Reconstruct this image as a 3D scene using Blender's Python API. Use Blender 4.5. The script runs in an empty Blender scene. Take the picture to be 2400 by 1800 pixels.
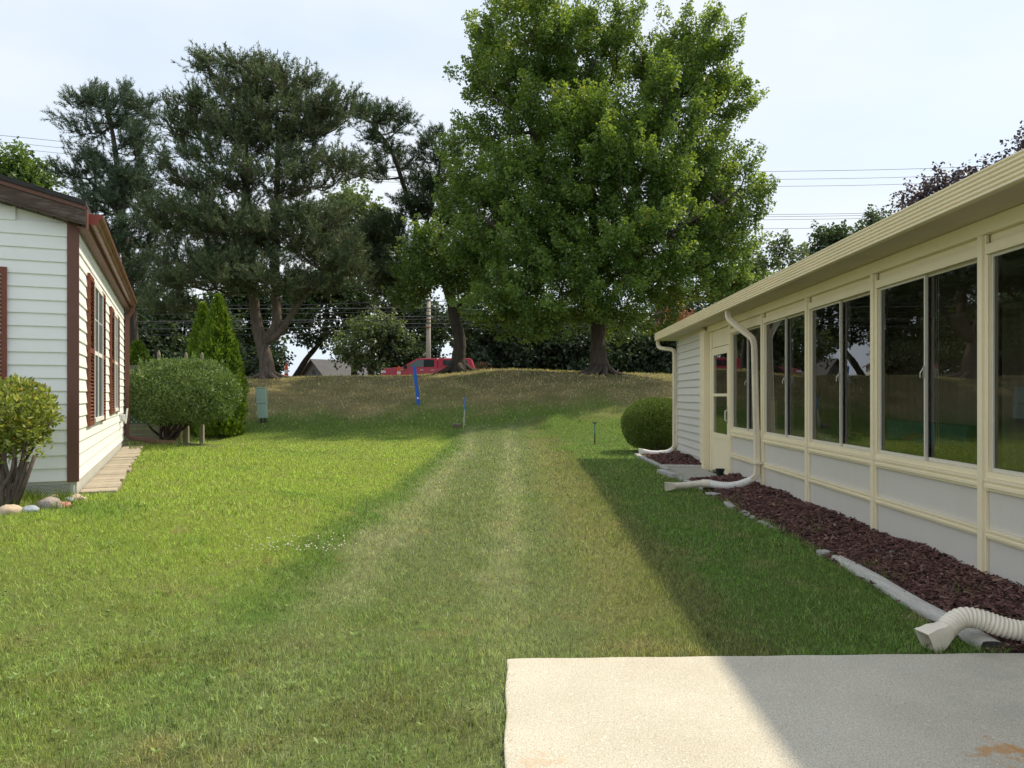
import bpy, bmesh, math, random
import numpy as np
from mathutils import Vector, Matrix

random.seed(7)
RNG = np.random.default_rng(11)
scene = bpy.context.scene
COL = scene.collection

# ------------------------------------------------------------------ camera, sky, sun, exposure
CAM_H, F, HORIZON = 1.47, 1800.0, 925.0            # measured on the 2400 x 1800 photograph
cam_data = bpy.data.cameras.new('camera')
cam_data.lens, cam_data.sensor_width = 27.0, 36.0
cam_data.shift_y = 25.0 / 2400.0
cam_data.clip_start, cam_data.clip_end = 0.05, 2000.0
cam = bpy.data.objects.new('camera', cam_data)
cam.location = (0, 0, CAM_H)
cam.rotation_euler = (math.radians(90), 0, 0)
COL.objects.link(cam)
scene.camera = cam

SUN_DIR = Vector((2.0, 1.2, 2.93)).normalized()
SUN_EL, SUN_AZ = math.asin(SUN_DIR.z), math.atan2(SUN_DIR.x, SUN_DIR.y)
world = bpy.data.worlds.new('World')
scene.world = world
world.use_nodes = True
wn = world.node_tree
wn.nodes.clear()
w_out = wn.nodes.new('ShaderNodeOutputWorld')
w_bg = wn.nodes.new('ShaderNodeBackground')
w_sky = wn.nodes.new('ShaderNodeTexSky')
w_sky.sky_type = 'NISHITA'
w_sky.sun_disc = False
w_sky.sun_elevation, w_sky.sun_rotation = SUN_EL, SUN_AZ
w_sky.air_density, w_sky.dust_density, w_sky.ozone_density = 1.0, 1.4, 1.5
w_bg.inputs['Strength'].default_value = 0.125
# thin summer cloud veil over the whole sky
w_tc = wn.nodes.new('ShaderNodeTexCoord')
w_map = wn.nodes.new('ShaderNodeMapping')
w_map.inputs['Scale'].default_value = (1.0, 1.0, 2.6)
w_noise = wn.nodes.new('ShaderNodeTexNoise')
w_noise.inputs['Scale'].default_value = 2.0
w_noise.inputs['Detail'].default_value = 6.0
w_noise.inputs['Roughness'].default_value = 0.5
w_ramp = wn.nodes.new('ShaderNodeMapRange')
w_ramp.inputs[1].default_value, w_ramp.inputs[2].default_value = 0.33, 0.68
w_ramp.inputs[3].default_value, w_ramp.inputs[4].default_value = 0.86, 0.98
w_mix = wn.nodes.new('ShaderNodeMix'); w_mix.data_type = 'RGBA'
w_veil = wn.nodes.new('ShaderNodeMix'); w_veil.data_type = 'RGBA'
w_veil.inputs[6].default_value = (3.20, 3.60, 4.10, 1)
w_veil.inputs[7].default_value = (3.85, 4.02, 4.18, 1)
wl = wn.links.new
wl(w_tc.outputs['Generated'], w_map.inputs['Vector'])
wl(w_map.outputs['Vector'], w_noise.inputs['Vector'])
wl(w_noise.outputs['Fac'], w_ramp.inputs[0])
wl(w_ramp.outputs[0], w_mix.inputs[0])
w_r2 = wn.nodes.new('ShaderNodeMapRange')
w_r2.inputs[1].default_value, w_r2.inputs[2].default_value = 0.36, 0.64
wl(w_noise.outputs['Fac'], w_r2.inputs[0]); wl(w_r2.outputs[0], w_veil.inputs[0]); wl(w_veil.outputs[2], w_mix.inputs[7])
wl(w_sky.outputs['Color'], w_mix.inputs[6])
wl(w_mix.outputs[2], w_bg.inputs['Color'])
wl(w_bg.outputs['Background'], w_out.inputs['Surface'])

sun_data = bpy.data.lights.new('sun', 'SUN')
sun_data.energy, sun_data.angle, sun_data.color = 2.4, math.radians(1.6), (1.0, 0.88, 0.66)
sun = bpy.data.objects.new('sun', sun_data)
sun.rotation_euler = (-SUN_DIR).to_track_quat('-Z', 'Y').to_euler()
sun.location = SUN_DIR * 60
COL.objects.link(sun)

vs = scene.view_settings
vs.view_transform, vs.look, vs.gamma, vs.exposure = 'Standard', 'None', 1.0, 1.0
vs.use_curve_mapping = False
scene.render.engine = 'CYCLES'
cy = scene.cycles
cy.max_bounces, cy.diffuse_bounces, cy.glossy_bounces = 6, 3, 3
cy.transmission_bounces, cy.transparent_max_bounces = 4, 8
cy.sample_clamp_indirect = 6.0
cy.caustics_reflective = cy.caustics_refractive = False
cy.use_denoising = True

# ------------------------------------------------------------------ helpers
def P(px, py, Y):
    """the point at depth Y that the photograph shows at pixel (px, py)"""
    return Vector(((px - 1200) / F * Y, Y, CAM_H + (HORIZON - py) / F * Y))

def sstep(a, b, x):
    t = np.clip((np.asarray(x, float) - a) / (b - a), 0, 1)
    return t * t * (3 - 2 * t)

WALL_C = np.array((-4.59, 8.10)); WALL_U = np.array((-0.4032, 0.9151)); WALL_N = np.array((0.9151, 0.4032))
HOUSE_W, HOUSE_L = 7.0, 8.25

def ground(x, y):
    x = np.asarray(x, float); y = np.asarray(y, float)
    rx, ry = x - WALL_C[0], y - WALL_C[1]
    u = rx * WALL_U[0] + ry * WALL_U[1]; n = rx * WALL_N[0] + ry * WALL_N[1]
    du = np.maximum(np.maximum(-u, u - HOUSE_L), 0); dn = np.maximum(np.maximum(n, -n - HOUSE_W), 0)
    rise = 0.41 * (1 - sstep(0.9, 4.6, np.hypot(du, dn)))
    hb = 2.36 + 0.16 * np.exp(-((x - 0.5) / 6.0) ** 2) + 0.05 * np.sin(x * 0.45 + 1.0) - 0.012 * np.abs(x)
    hb = np.maximum(hb, 1.9)
    up = sstep(21.5, 34.0, y + 0.5 * np.sin(x * 0.23))
    down = sstep(37.0, 44.5, y)
    z = rise + hb * up * (1 - down) + 1.78 * down
    z = z + 0.015 * np.sin(x * 1.7 + 0.4 * y) * np.sin(y * 1.1) * sstep(5, 9, y)
    z = z + 0.05 * np.sin(x * 0.9 + 2) * np.sin(y * 0.8) * up * (1 - down)
    return z

def on_ground(px, py, y0=2.0, y1=60.0):
    """first ground point along the sight line of a pixel"""
    ys = np.arange(y0, y1, 0.02)
    xs = (px - 1200) / F * ys; zs = CAM_H + (HORIZON - py) / F * ys
    hit = np.nonzero(zs <= ground(xs, ys))[0]
    k = hit[0] if len(hit) else len(ys) - 1
    return Vector((xs[k], ys[k], float(ground(xs[k], ys[k]))))

def gz(x, y): return float(ground(x, y))

class MB:
    """collects faces for one mesh object"""
    def __init__(s): s.v = []; s.f = []
    def add(s, verts, faces):
        o = len(s.v); s.v += [tuple(p) for p in verts]; s.f += [tuple(i + o for i in f) for f in faces]; return s
    def box(s, x0, x1, y0, y1, z0, z1):
        return s.add([(x0,y0,z0),(x1,y0,z0),(x1,y1,z0),(x0,y1,z0),(x0,y0,z1),(x1,y0,z1),(x1,y1,z1),(x0,y1,z1)],
                     [(0,3,2,1),(4,5,6,7),(0,1,5,4),(1,2,6,5),(2,3,7,6),(3,0,4,7)])
    def obox(s, c, ax, ay, az):
        """box from centre and three half-axis vectors"""
        c, ax, ay, az = map(Vector, (c, ax, ay, az))
        vs_ = [c + ax*i + ay*j + az*k for k in (-1,1) for j in (-1,1) for i in (-1,1)]
        return s.add(vs_, [(0,2,3,1),(4,5,7,6),(0,1,5,4),(1,3,7,5),(3,2,6,7),(2,0,4,6)])
    def prism(s, prof, a, b, axis='y'):
        """profile (list of 2-D points) extruded along an axis from a to b"""
        n = len(prof)
        def pt(p, t): return {'y': (p[0], t, p[1]), 'x': (t, p[0], p[1]), 'z': (p[0], p[1], t)}[axis]
        vs_ = [pt(p, a) for p in prof] + [pt(p, b) for p in prof]
        fs = [tuple(range(n)), tuple(range(2*n-1, n-1, -1))] + [(i, i+n, (i+1) % n + n, (i+1) % n) for i in range(n)]
        return s.add(vs_, fs)
    def tube(s, path, r, n=8, cap=True, shape=None, up=None):
        path = [Vector(p) for p in path]; m = len(path)
        rs = r if hasattr(r, '__len__') else [r] * m
        ring = shape or [(math.cos(2*math.pi*i/n), math.sin(2*math.pi*i/n)) for i in range(n)]
        n = len(ring); o = len(s.v)
        prev = None
        for i, p in enumerate(path):
            t = (path[min(i+1, m-1)] - path[max(i-1, 0)]).normalized()
            if prev is None:
                a = Vector(up) if up else (Vector((0,0,1)) if abs(t.z) < 0.9 else Vector((1,0,0)))
            else: a = prev
            a = (a - t * a.dot(t)).normalized(); b = t.cross(a); prev = a
            s.v += [tuple(p + (a * x + b * y) * rs[i]) for x, y in ring]
        for i in range(m - 1):
            for j in range(n):
                k = (j + 1) % n
                s.f.append((o+i*n+j, o+i*n+k, o+(i+1)*n+k, o+(i+1)*n+j))
        if cap:
            s.f.append(tuple(o + j for j in range(n))[::-1]); s.f.append(tuple(o + (m-1)*n + j for j in range(n)))
        return s
    def lathe(s, prof, n=16, c=(0,0,0)):
        o = len(s.v)
        for r, z in prof:
            s.v += [(c[0]+r*math.cos(2*math.pi*i/n), c[1]+r*math.sin(2*math.pi*i/n), c[2]+z) for i in range(n)]
        for k in range(len(prof)-1):
            for i in range(n):
                j = (i+1) % n
                s.f.append((o+k*n+i, o+k*n+j, o+(k+1)*n+j, o+(k+1)*n+i))
        s.f.append(tuple(o+i for i in range(n))[::-1]); s.f.append(tuple(o+(len(prof)-1)*n+i for i in range(n)))
        return s
    def mesh(s, name):
        me = bpy.data.meshes.new(name); me.from_pydata(s.v, [], s.f); me.update(); return me
    def build(s, name, m, parent=None, smooth=False, bevel=0.0, loc=None, kind=None):
        return link(name, s.mesh(name), m, parent, smooth, bevel, loc, kind)

def link(name, me, m, parent=None, smooth=False, bevel=0.0, loc=None, kind=None):
    o = bpy.data.objects.new(name, me)
    if m is not None and not me.materials: me.materials.append(m)
    if smooth:
        me.polygons.foreach_set('use_smooth', np.ones(len(me.polygons), bool))
        if smooth != 'all': me.set_sharp_from_angle(angle=math.radians(40))
    COL.objects.link(o)
    if parent: o.parent = parent
    if loc is not None: o.location = loc
    if bevel:
        b = o.modifiers.new('bevel', 'BEVEL'); b.width = bevel; b.segments = 2; b.limit_method = 'ANGLE'
    if kind: o['kind'] = kind
    return o

def tag(o, label, cat, group=None):
    o['label'] = label; o['category'] = cat
    if group: o['group'] = group
    return o

def thing(name, label, cat, loc=(0,0,0), rotz=0.0, group=None):
    o = bpy.data.objects.new(name, None); o.empty_display_size = 0.2
    COL.objects.link(o); o.location = loc; o.rotation_euler = (0, 0, rotz)
    return tag(o, label, cat, group)

def dup(root, loc, rotz=None, label=None, scale=None):
    def cp(o, parent):
        c = o.copy(); COL.objects.link(c)
        if parent: c.parent = parent
        for ch in o.children: cp(ch, c)
        return c
    r = cp(root, None); r.location = loc
    if rotz is not None: r.rotation_euler = (0, 0, rotz)
    if scale: r.scale = (scale,) * 3
    if label: r['label'] = label
    return r

# ------------------------------------------------------------------ materials
def new_mat(name):
    m = bpy.data.materials.new(name); m.use_nodes = True
    nt = m.node_tree; nt.nodes.clear()
    out = nt.nodes.new('ShaderNodeOutputMaterial')
    return m, nt, out

def node(nt, kind, **kw):
    n = nt.nodes.new(kind)
    for k, v in kw.items():
        if k.startswith('i_'):
            key = k[2:]; n.inputs[int(key) if key.isdigit() else key.replace('_', ' ')].default_value = v
        else: setattr(n, k, v)
    return n

def rgb(c): return (c[0], c[1], c[2], 1.0)

def mat(name, col, rough=0.6, var=0.12, scale=3.0, bump=0.0, bscale=40.0, metal=0.0, spec=0.4,
        dirt=None, dirt_amt=0.0, dirt_scale=1.2, stretch=None, objvar=0.0, speck=None):
    """procedural paint / wood / stone: broad colour noise, optional dirt, fine bump"""
    m, nt, out = new_mat(name); L = nt.links.new
    bs = node(nt, 'ShaderNodeBsdfPrincipled', i_Roughness=rough, i_Metallic=metal)
    bs.inputs['Specular IOR Level'].default_value = spec
    tc = node(nt, 'ShaderNodeTexCoord')
    mp = node(nt, 'ShaderNodeMapping')
    if stretch: mp.inputs['Scale'].default_value = stretch
    L(tc.outputs['Object'], mp.inputs['Vector'])
    nz = node(nt, 'ShaderNodeTexNoise', i_Scale=scale, i_Detail=6.0, i_Roughness=0.6)
    L(mp.outputs[0], nz.inputs['Vector'])
    mx = node(nt, 'ShaderNodeMix', data_type='RGBA')
    mx.inputs[6].default_value = rgb([c * (1 - var) for c in col]); mx.inputs[7].default_value = rgb([min(c * (1 + var), 1) for c in col])
    mr = node(nt, 'ShaderNodeMapRange', i_1=0.3, i_2=0.7)
    L(nz.outputs['Fac'], mr.inputs[0]); L(mr.outputs[0], mx.inputs[0])
    cur = mx.outputs[2]
    if dirt:
        n2 = node(nt, 'ShaderNodeTexNoise', i_Scale=dirt_scale, i_Detail=8.0, i_Roughness=0.7)
        L(mp.outputs[0], n2.inputs['Vector'])
        r2 = node(nt, 'ShaderNodeMapRange', i_1=0.48, i_2=0.72, i_3=0.0, i_4=dirt_amt)
        L(n2.outputs['Fac'], r2.inputs[0])
        m2 = node(nt, 'ShaderNodeMix', data_type='RGBA'); m2.inputs[7].default_value = rgb(dirt)
        L(r2.outputs[0], m2.inputs[0]); L(cur, m2.inputs[6]); cur = m2.outputs[2]
    if speck:
        vo = node(nt, 'ShaderNodeTexNoise', i_Scale=speck[0], i_Detail=2.0)
        L(mp.outputs[0], vo.inputs['Vector'])
        r3 = node(nt, 'ShaderNodeMapRange', i_1=0.40, i_2=0.66, i_3=1 - speck[1], i_4=1 + speck[1])
        L(vo.outputs['Fac'], r3.inputs[0])
        m3 = node(nt, 'ShaderNodeMix', data_type='RGBA', blend_type='MULTIPLY', i_0=1.0)
        L(cur, m3.inputs[6]); L(r3.outputs[0], m3.inputs[7]); cur = m3.outputs[2]
    if objvar:
        oi = node(nt, 'ShaderNodeObjectInfo')
        r4 = node(nt, 'ShaderNodeMapRange', i_3=1 - objvar, i_4=1 + objvar)
        L(oi.outputs['Random'], r4.inputs[0])
        m4 = node(nt, 'ShaderNodeMix', data_type='RGBA', blend_type='MULTIPLY', i_0=1.0)
        L(cur, m4.inputs[6]); L(r4.outputs[0], m4.inputs[7]); cur = m4.outputs[2]
    L(cur, bs.inputs['Base Color'])
    if bump:
        n5 = node(nt, 'ShaderNodeTexNoise', i_Scale=bscale, i_Detail=5.0, i_Roughness=0.65)
        L(mp.outputs[0], n5.inputs['Vector'])
        bp = node(nt, 'ShaderNodeBump', i_Strength=bump, i_Distance=0.02)
        L(n5.outputs['Fac'], bp.inputs['Height']); L(bp.outputs[0], bs.inputs['Normal'])
    L(bs.outputs[0], out.inputs['Surface'])
    return m

def leaf_mat(name, dark, light, trans, tcol=None, rough=0.45, dry=None, gloss=0.35):
    """two-sided leaf: colour per leaf from the 'rnd' attribute, light passing through"""
    m, nt, out = new_mat(name); L = nt.links.new
    at = node(nt, 'ShaderNodeAttribute', attribute_name='rnd')
    cr = node(nt, 'ShaderNodeValToRGB')
    e = cr.color_ramp.elements
    e[0].position, e[0].color = 0.0, rgb(dark); e[1].position, e[1].color = 0.9, rgb(light)
    if dry:
        x = e.new(0.955); x.color = rgb(light); y = e.new(0.985); y.color = rgb(dry)
    L(at.outputs['Fac'], cr.inputs[0])
    bs = node(nt, 'ShaderNodeBsdfPrincipled', i_Roughness=rough)
    bs.inputs['Specular IOR Level'].default_value = gloss
    L(cr.outputs[0], bs.inputs['Base Color'])
    tr = node(nt, 'ShaderNodeBsdfTranslucent')
    if tcol is None: tcol = (1.25, 1.35, 0.55)
    mu = node(nt, 'ShaderNodeMix', data_type='RGBA', blend_type='MULTIPLY', i_0=1.0)
    mu.inputs[7].default_value = rgb(tcol)
    L(cr.outputs[0], mu.inputs[6]); L(mu.outputs[2], tr.inputs['Color'])
    ms = node(nt, 'ShaderNodeMixShader', i_Fac=trans)
    L(bs.outputs[0], ms.inputs[1]); L(tr.outputs[0], ms.inputs[2]); L(ms.outputs[0], out.inputs['Surface'])
    return m

def glass_mat(name, tint=(0.80, 0.83, 0.82), ior=1.65):
    m, nt, out = new_mat(name); L = nt.links.new
    fr = node(nt, 'ShaderNodeFresnel', i_IOR=ior)
    tr = node(nt, 'ShaderNodeBsdfTransparent', i_Color=rgb(tint))
    gl = node(nt, 'ShaderNodeBsdfGlossy', i_Roughness=0.0, i_Color=rgb((0.95, 0.97, 1.0)))
    tc = node(nt, 'ShaderNodeTexCoord')
    nz = node(nt, 'ShaderNodeTexNoise', i_Scale=1.3, i_Detail=1.0)
    bp = node(nt, 'ShaderNodeBump', i_Strength=0.02, i_Distance=0.05)
    L(tc.outputs['Object'], nz.inputs['Vector']); L(nz.outputs['Fac'], bp.inputs['Height']); L(bp.outputs[0], gl.inputs['Normal'])
    ms = node(nt, 'ShaderNodeMixShader')
    L(fr.outputs[0], ms.inputs[0]); L(tr.outputs[0], ms.inputs[1]); L(gl.outputs[0], ms.inputs[2])
    L(ms.outputs[0], out.inputs['Surface'])
    return m

def lawn_colour(nt):
    """turf colours set by ground position: greener left half, dry wheel tracks, straw patches, parched bank"""
    L = nt.links.new
    geo = node(nt, 'ShaderNodeNewGeometry')
    sep = node(nt, 'ShaderNodeSeparateXYZ'); L(geo.outputs['Position'], sep.inputs[0])
    flat = node(nt, 'ShaderNodeVectorMath', operation='MULTIPLY'); flat.inputs[1].default_value = (1, 1, 0)
    L(geo.outputs['Position'], flat.inputs[0])
    def noise(scale, detail=4.0, rough=0.6, off=0.0):
        mp = node(nt, 'ShaderNodeMapping'); mp.inputs['Location'].default_value = (off, off * 1.7, 0)
        L(flat.outputs[0], mp.inputs['Vector'])
        n = node(nt, 'ShaderNodeTexNoise', i_Scale=scale, i_Detail=detail, i_Roughness=rough)
        L(mp.outputs[0], n.inputs['Vector']); return n.outputs['Fac']
    def rng(v, a, b, c=0.0, d=1.0, smooth=True):
        r = node(nt, 'ShaderNodeMapRange', i_1=a, i_2=b, i_3=c, i_4=d)
        if smooth: r.interpolation_type = 'SMOOTHSTEP'
        L(v, r.inputs[0]); return r.outputs[0]
    def mth(op, a, b):
        n = node(nt, 'ShaderNodeMath', operation=op)
        for i, q in enumerate((a, b)):
            if isinstance(q, (int, float)): n.inputs[i].default_value = q
            else: L(q, n.inputs[i])
        return n.outputs[0]
    def mixc(f, a, b):
        n = node(nt, 'ShaderNodeMix', data_type='RGBA')
        if isinstance(f, (int, float)): n.inputs[0].default_value = f
        else: L(f, n.inputs[0])
        for i, q in ((6, a), (7, b)):
            if isinstance(q, tuple): n.inputs[i].default_value = rgb(q)
            else: L(q, n.inputs[i])
        return n.outputs[2]
    X, Y = sep.outputs[0], sep.outputs[1]
    wob = mth('ADD', mth('MULTIPLY', mth('SUBTRACT', noise(0.28, 2), 0.5), 0.7), mth('MULTIPLY', mth('SUBTRACT', noise(2.6, 4, 0.7), 0.5), 0.9))
    xw = mth('ADD', X, wob)
    # across the lawn
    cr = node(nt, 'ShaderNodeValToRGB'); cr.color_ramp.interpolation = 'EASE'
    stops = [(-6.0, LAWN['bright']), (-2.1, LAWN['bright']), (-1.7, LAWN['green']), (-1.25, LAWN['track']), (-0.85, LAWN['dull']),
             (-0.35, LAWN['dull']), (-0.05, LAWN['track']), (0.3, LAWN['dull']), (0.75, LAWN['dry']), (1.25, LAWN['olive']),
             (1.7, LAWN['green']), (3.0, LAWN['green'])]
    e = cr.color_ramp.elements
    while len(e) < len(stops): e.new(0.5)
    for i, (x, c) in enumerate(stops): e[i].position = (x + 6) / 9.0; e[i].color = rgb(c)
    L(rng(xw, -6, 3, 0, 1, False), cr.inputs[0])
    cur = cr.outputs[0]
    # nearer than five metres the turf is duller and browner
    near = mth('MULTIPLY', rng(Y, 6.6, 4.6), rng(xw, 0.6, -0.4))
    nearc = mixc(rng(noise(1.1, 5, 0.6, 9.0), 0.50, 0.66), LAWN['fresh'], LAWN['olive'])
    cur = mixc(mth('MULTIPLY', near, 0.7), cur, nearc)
    # lush clover and dark tufts
    cur = mixc(mth('MULTIPLY', rng(noise(0.55, 4, 0.55, 3.0), 0.55, 0.72), 0.6), cur, LAWN['lush'])
    # straw patches and thin thatch
    cur = mixc(mth('MULTIPLY', rng(noise(1.6, 6, 0.7, 5.0), 0.53, 0.72), 0.7), cur, LAWN['straw'])
    cur = mixc(mth('MULTIPLY', rng(noise(9.0, 4, 0.7, 1.0), 0.52, 0.75), 0.6), cur, LAWN['pale'])
    # parched bank
    yb = mth('ADD', Y, mth('MULTIPLY', mth('SUBTRACT', noise(0.35, 4, 0.6, 7.0), 0.5), 7.0))
    bank = mixc(rng(noise(0.8, 6, 0.65, 2.0), 0.35, 0.65), LAWN['bank'], LAWN['bank2'])
    bank = mixc(mth('MULTIPLY', rng(noise(0.45, 5, 0.6, 12.0), 0.5, 0.65), 0.6), bank, LAWN['olive'])
    cur = mixc(rng(yb, 23.0, 25.5), cur, LAWN['toe'])
    cur = mixc(rng(yb, 25.5, 28.5), cur, bank)
    return cur

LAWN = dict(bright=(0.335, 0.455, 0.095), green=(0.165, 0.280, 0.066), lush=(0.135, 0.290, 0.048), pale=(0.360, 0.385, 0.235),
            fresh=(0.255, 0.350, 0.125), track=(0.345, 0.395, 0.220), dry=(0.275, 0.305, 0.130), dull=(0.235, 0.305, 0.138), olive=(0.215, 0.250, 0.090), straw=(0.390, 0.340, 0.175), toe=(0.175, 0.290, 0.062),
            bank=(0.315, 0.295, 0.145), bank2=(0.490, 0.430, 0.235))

def grass_mats():
    m, nt, out = new_mat('turf'); L = nt.links.new
    c = lawn_colour(nt)
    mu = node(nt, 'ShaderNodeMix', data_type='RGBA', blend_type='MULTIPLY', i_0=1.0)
    mu.inputs[7].default_value = rgb((0.46, 0.43, 0.38)); L(c, mu.inputs[6])  # turf darkened to put shade into the gaps between blades
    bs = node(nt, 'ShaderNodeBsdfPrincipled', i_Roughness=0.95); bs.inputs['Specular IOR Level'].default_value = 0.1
    L(mu.outputs[2], bs.inputs['Base Color'])
    geo = node(nt, 'ShaderNodeNewGeometry')
    nz = node(nt, 'ShaderNodeTexNoise', i_Scale=38.0, i_Detail=4.0, i_Roughness=0.7); L(geo.outputs['Position'], nz.inputs['Vector'])
    bp = node(nt, 'ShaderNodeBump', i_Strength=0.7, i_Distance=0.03); L(nz.outputs['Fac'], bp.inputs['Height']); L(bp.outputs[0], bs.inputs['Normal'])
    L(bs.outputs[0], out.inputs['Surface'])
    m2, nt, out = new_mat('grass_blades'); L = nt.links.new
    c = lawn_colour(nt)
    at = node(nt, 'ShaderNodeAttribute', attribute_name='rnd')
    mr = node(nt, 'ShaderNodeMapRange', i_3=0.30, i_4=1.95); L(at.outputs['Fac'], mr.inputs[0])
    g2 = node(nt, 'ShaderNodeNewGeometry'); cn = node(nt, 'ShaderNodeTexNoise', i_Scale=17.0, i_Detail=3.0, i_Roughness=0.7); L(g2.outputs['Position'], cn.inputs['Vector'])
    cr2 = node(nt, 'ShaderNodeMapRange', i_1=0.3, i_2=0.7, i_3=0.50, i_4=1.52); L(cn.outputs['Fac'], cr2.inputs[0])
    mm_ = node(nt, 'ShaderNodeMath', operation='MULTIPLY'); L(mr.outputs[0], mm_.inputs[0]); L(cr2.outputs[0], mm_.inputs[1]); mr = mm_
    mu = node(nt, 'ShaderNodeMix', data_type='RGBA', blend_type='MULTIPLY', i_0=1.0); L(c, mu.inputs[6]); L(mr.outputs[0], mu.inputs[7])
    st = node(nt, 'ShaderNodeMapRange', i_1=0.86, i_2=0.9, i_3=0.0, i_4=0.75); L(at.outputs['Fac'], st.inputs[0])
    mx = node(nt, 'ShaderNodeMix', data_type='RGBA'); mx.inputs[7].default_value = rgb((0.36, 0.31, 0.16))
    L(st.outputs[0], mx.inputs[0]); L(mu.outputs[2], mx.inputs[6])
    bs = node(nt, 'ShaderNodeBsdfPrincipled', i_Roughness=0.55); bs.inputs['Specular IOR Level'].default_value = 0.3
    L(mx.outputs[2], bs.inputs['Base Color'])
    tr = node(nt, 'ShaderNodeBsdfTranslucent'); t2 = node(nt, 'ShaderNodeMix', data_type='RGBA', blend_type='MULTIPLY', i_0=1.0)
    t2.inputs[7].default_value = rgb((1.25, 1.3, 0.6)); L(mx.outputs[2], t2.inputs[6]); L(t2.outputs[2], tr.inputs['Color'])
    ms = node(nt, 'ShaderNodeMixShader', i_Fac=0.35); L(bs.outputs[0], ms.inputs[1]); L(tr.outputs[0], ms.inputs[2])
    L(ms.outputs[0], out.inputs['Surface'])
    return m, m2

def np_mesh(name, verts, k, rnd=None, faces=None):
    """mesh from numpy: every k vertices make one face, or 'faces' (n, k) indexes them"""
    verts = np.ascontiguousarray(verts, np.float32).reshape(-1, 3)
    me = bpy.data.meshes.new(name)
    if faces is None: faces = np.arange(len(verts), dtype=np.int32).reshape(-1, k)
    faces = np.ascontiguousarray(faces, np.int32); nf = len(faces)
    me.vertices.add(len(verts)); me.vertices.foreach_set('co', verts.ravel())
    me.loops.add(nf * k); me.loops.foreach_set('vertex_index', faces.ravel())
    me.polygons.add(nf)
    me.polygons.foreach_set('loop_start', np.arange(0, nf * k, k, dtype=np.int32))
    if rnd is not None:
        a = me.attributes.new('rnd', 'FLOAT', 'POINT'); a.data.foreach_set('value', np.ascontiguousarray(rnd, np.float32))
    me.update(calc_edges=True); me.validate()
    return me

def unit(a): return a / np.maximum(np.linalg.norm(a, axis=-1, keepdims=True), 1e-9)

def rand_dirs(n): return unit(RNG.normal(size=(n, 3)))

def tri_leaves(c, d, nrm, length, width, rnd):
    """one broad triangle per leaf, for crowns with very many leaves"""
    n = len(c); d = unit(d); s = unit(np.cross(d, nrm)) * (np.asarray(width) * 0.5)[:, None]
    b = c + d * (np.asarray(length) * 0.25)[:, None]
    v = np.stack([b - s, b + s, c + d * np.asarray(length)[:, None]], 1).reshape(-1, 3)
    return v, np.arange(3 * n).reshape(-1, 3), np.repeat(rnd, 3)

def leaves(c, d, nrm, length, width, fold=0.25, rnd=None):
    """folded diamond leaves: n leaves -> 4 vertices, two triangles each"""
    n = len(c); d = unit(d); s = unit(np.cross(d, nrm)); up = np.cross(s, d)
    L = np.broadcast_to(np.asarray(length, float), (n,))[:, None]; W = np.broadcast_to(np.asarray(width, float), (n,))[:, None]
    a = c; t = c + d * L; m = c + d * L * 0.45
    l = m + s * W * 0.5 + up * W * fold; r = m - s * W * 0.5 + up * W * fold
    v = np.stack([a, r, t, l], 1).reshape(-1, 3)
    i = np.arange(n, dtype=np.int32)[:, None] * 4
    f = np.stack([i + [[0, 1, 2]], i + [[0, 2, 3]]], 1).reshape(-1, 3)
    q = RNG.random(n) if rnd is None else rnd
    return v, f, np.repeat(q, 4)

# ------------------------------------------------------------------ ground sheet, road, patio
M = {}
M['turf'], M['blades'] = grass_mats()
def axis(*segs):
    out = []
    for a, b, n in segs: out += list(np.linspace(a, b, n, endpoint=False))
    return np.array(out + [segs[-1][1]])
gx = axis((-320, -60, 14), (-60, -24, 24), (-24, -10, 30), (-10, 8, 70), (8, 24, 30), (24, 60, 24), (60, 320, 14))
gy = axis((-60, 0, 20), (0, 20, 70), (20, 45, 75), (45, 70, 20), (70, 420, 24))
GX, GY = np.meshgrid(gx, gy); GZ = ground(GX, GY)
nx, ny = len(gx), len(gy)
ii = (np.arange(ny - 1)[:, None] * nx + np.arange(nx - 1)[None, :]).ravel()
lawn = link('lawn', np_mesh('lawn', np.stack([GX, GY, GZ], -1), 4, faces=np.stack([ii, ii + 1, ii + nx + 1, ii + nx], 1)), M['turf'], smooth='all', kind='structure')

M['asphalt'] = mat('asphalt', (0.055, 0.055, 0.058), 0.9, 0.2, 2.0, 0.4, 60, speck=(90, 0.3))
M['line_yellow'] = mat('road_paint', (0.55, 0.40, 0.06), 0.7, 0.15, 5)
M['kerb'] = mat('kerb_concrete', (0.38, 0.37, 0.35), 0.85, 0.12, 2, 0.2, 50)
road = MB().box(-160, 160, 45.2, 53.4, 1.70, 1.788).build('road', M['asphalt'], kind='structure')
for yy in (49.2, 49.45): MB().box(-160, 160, yy, yy + 0.11, 1.70, 1.792).build('centre_line', M['line_yellow'], road)
for yy in (45.02, 53.42): MB().box(-160, 160, yy, yy + 0.16, 1.70, 1.90).build('kerb', M['kerb'], road)

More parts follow.
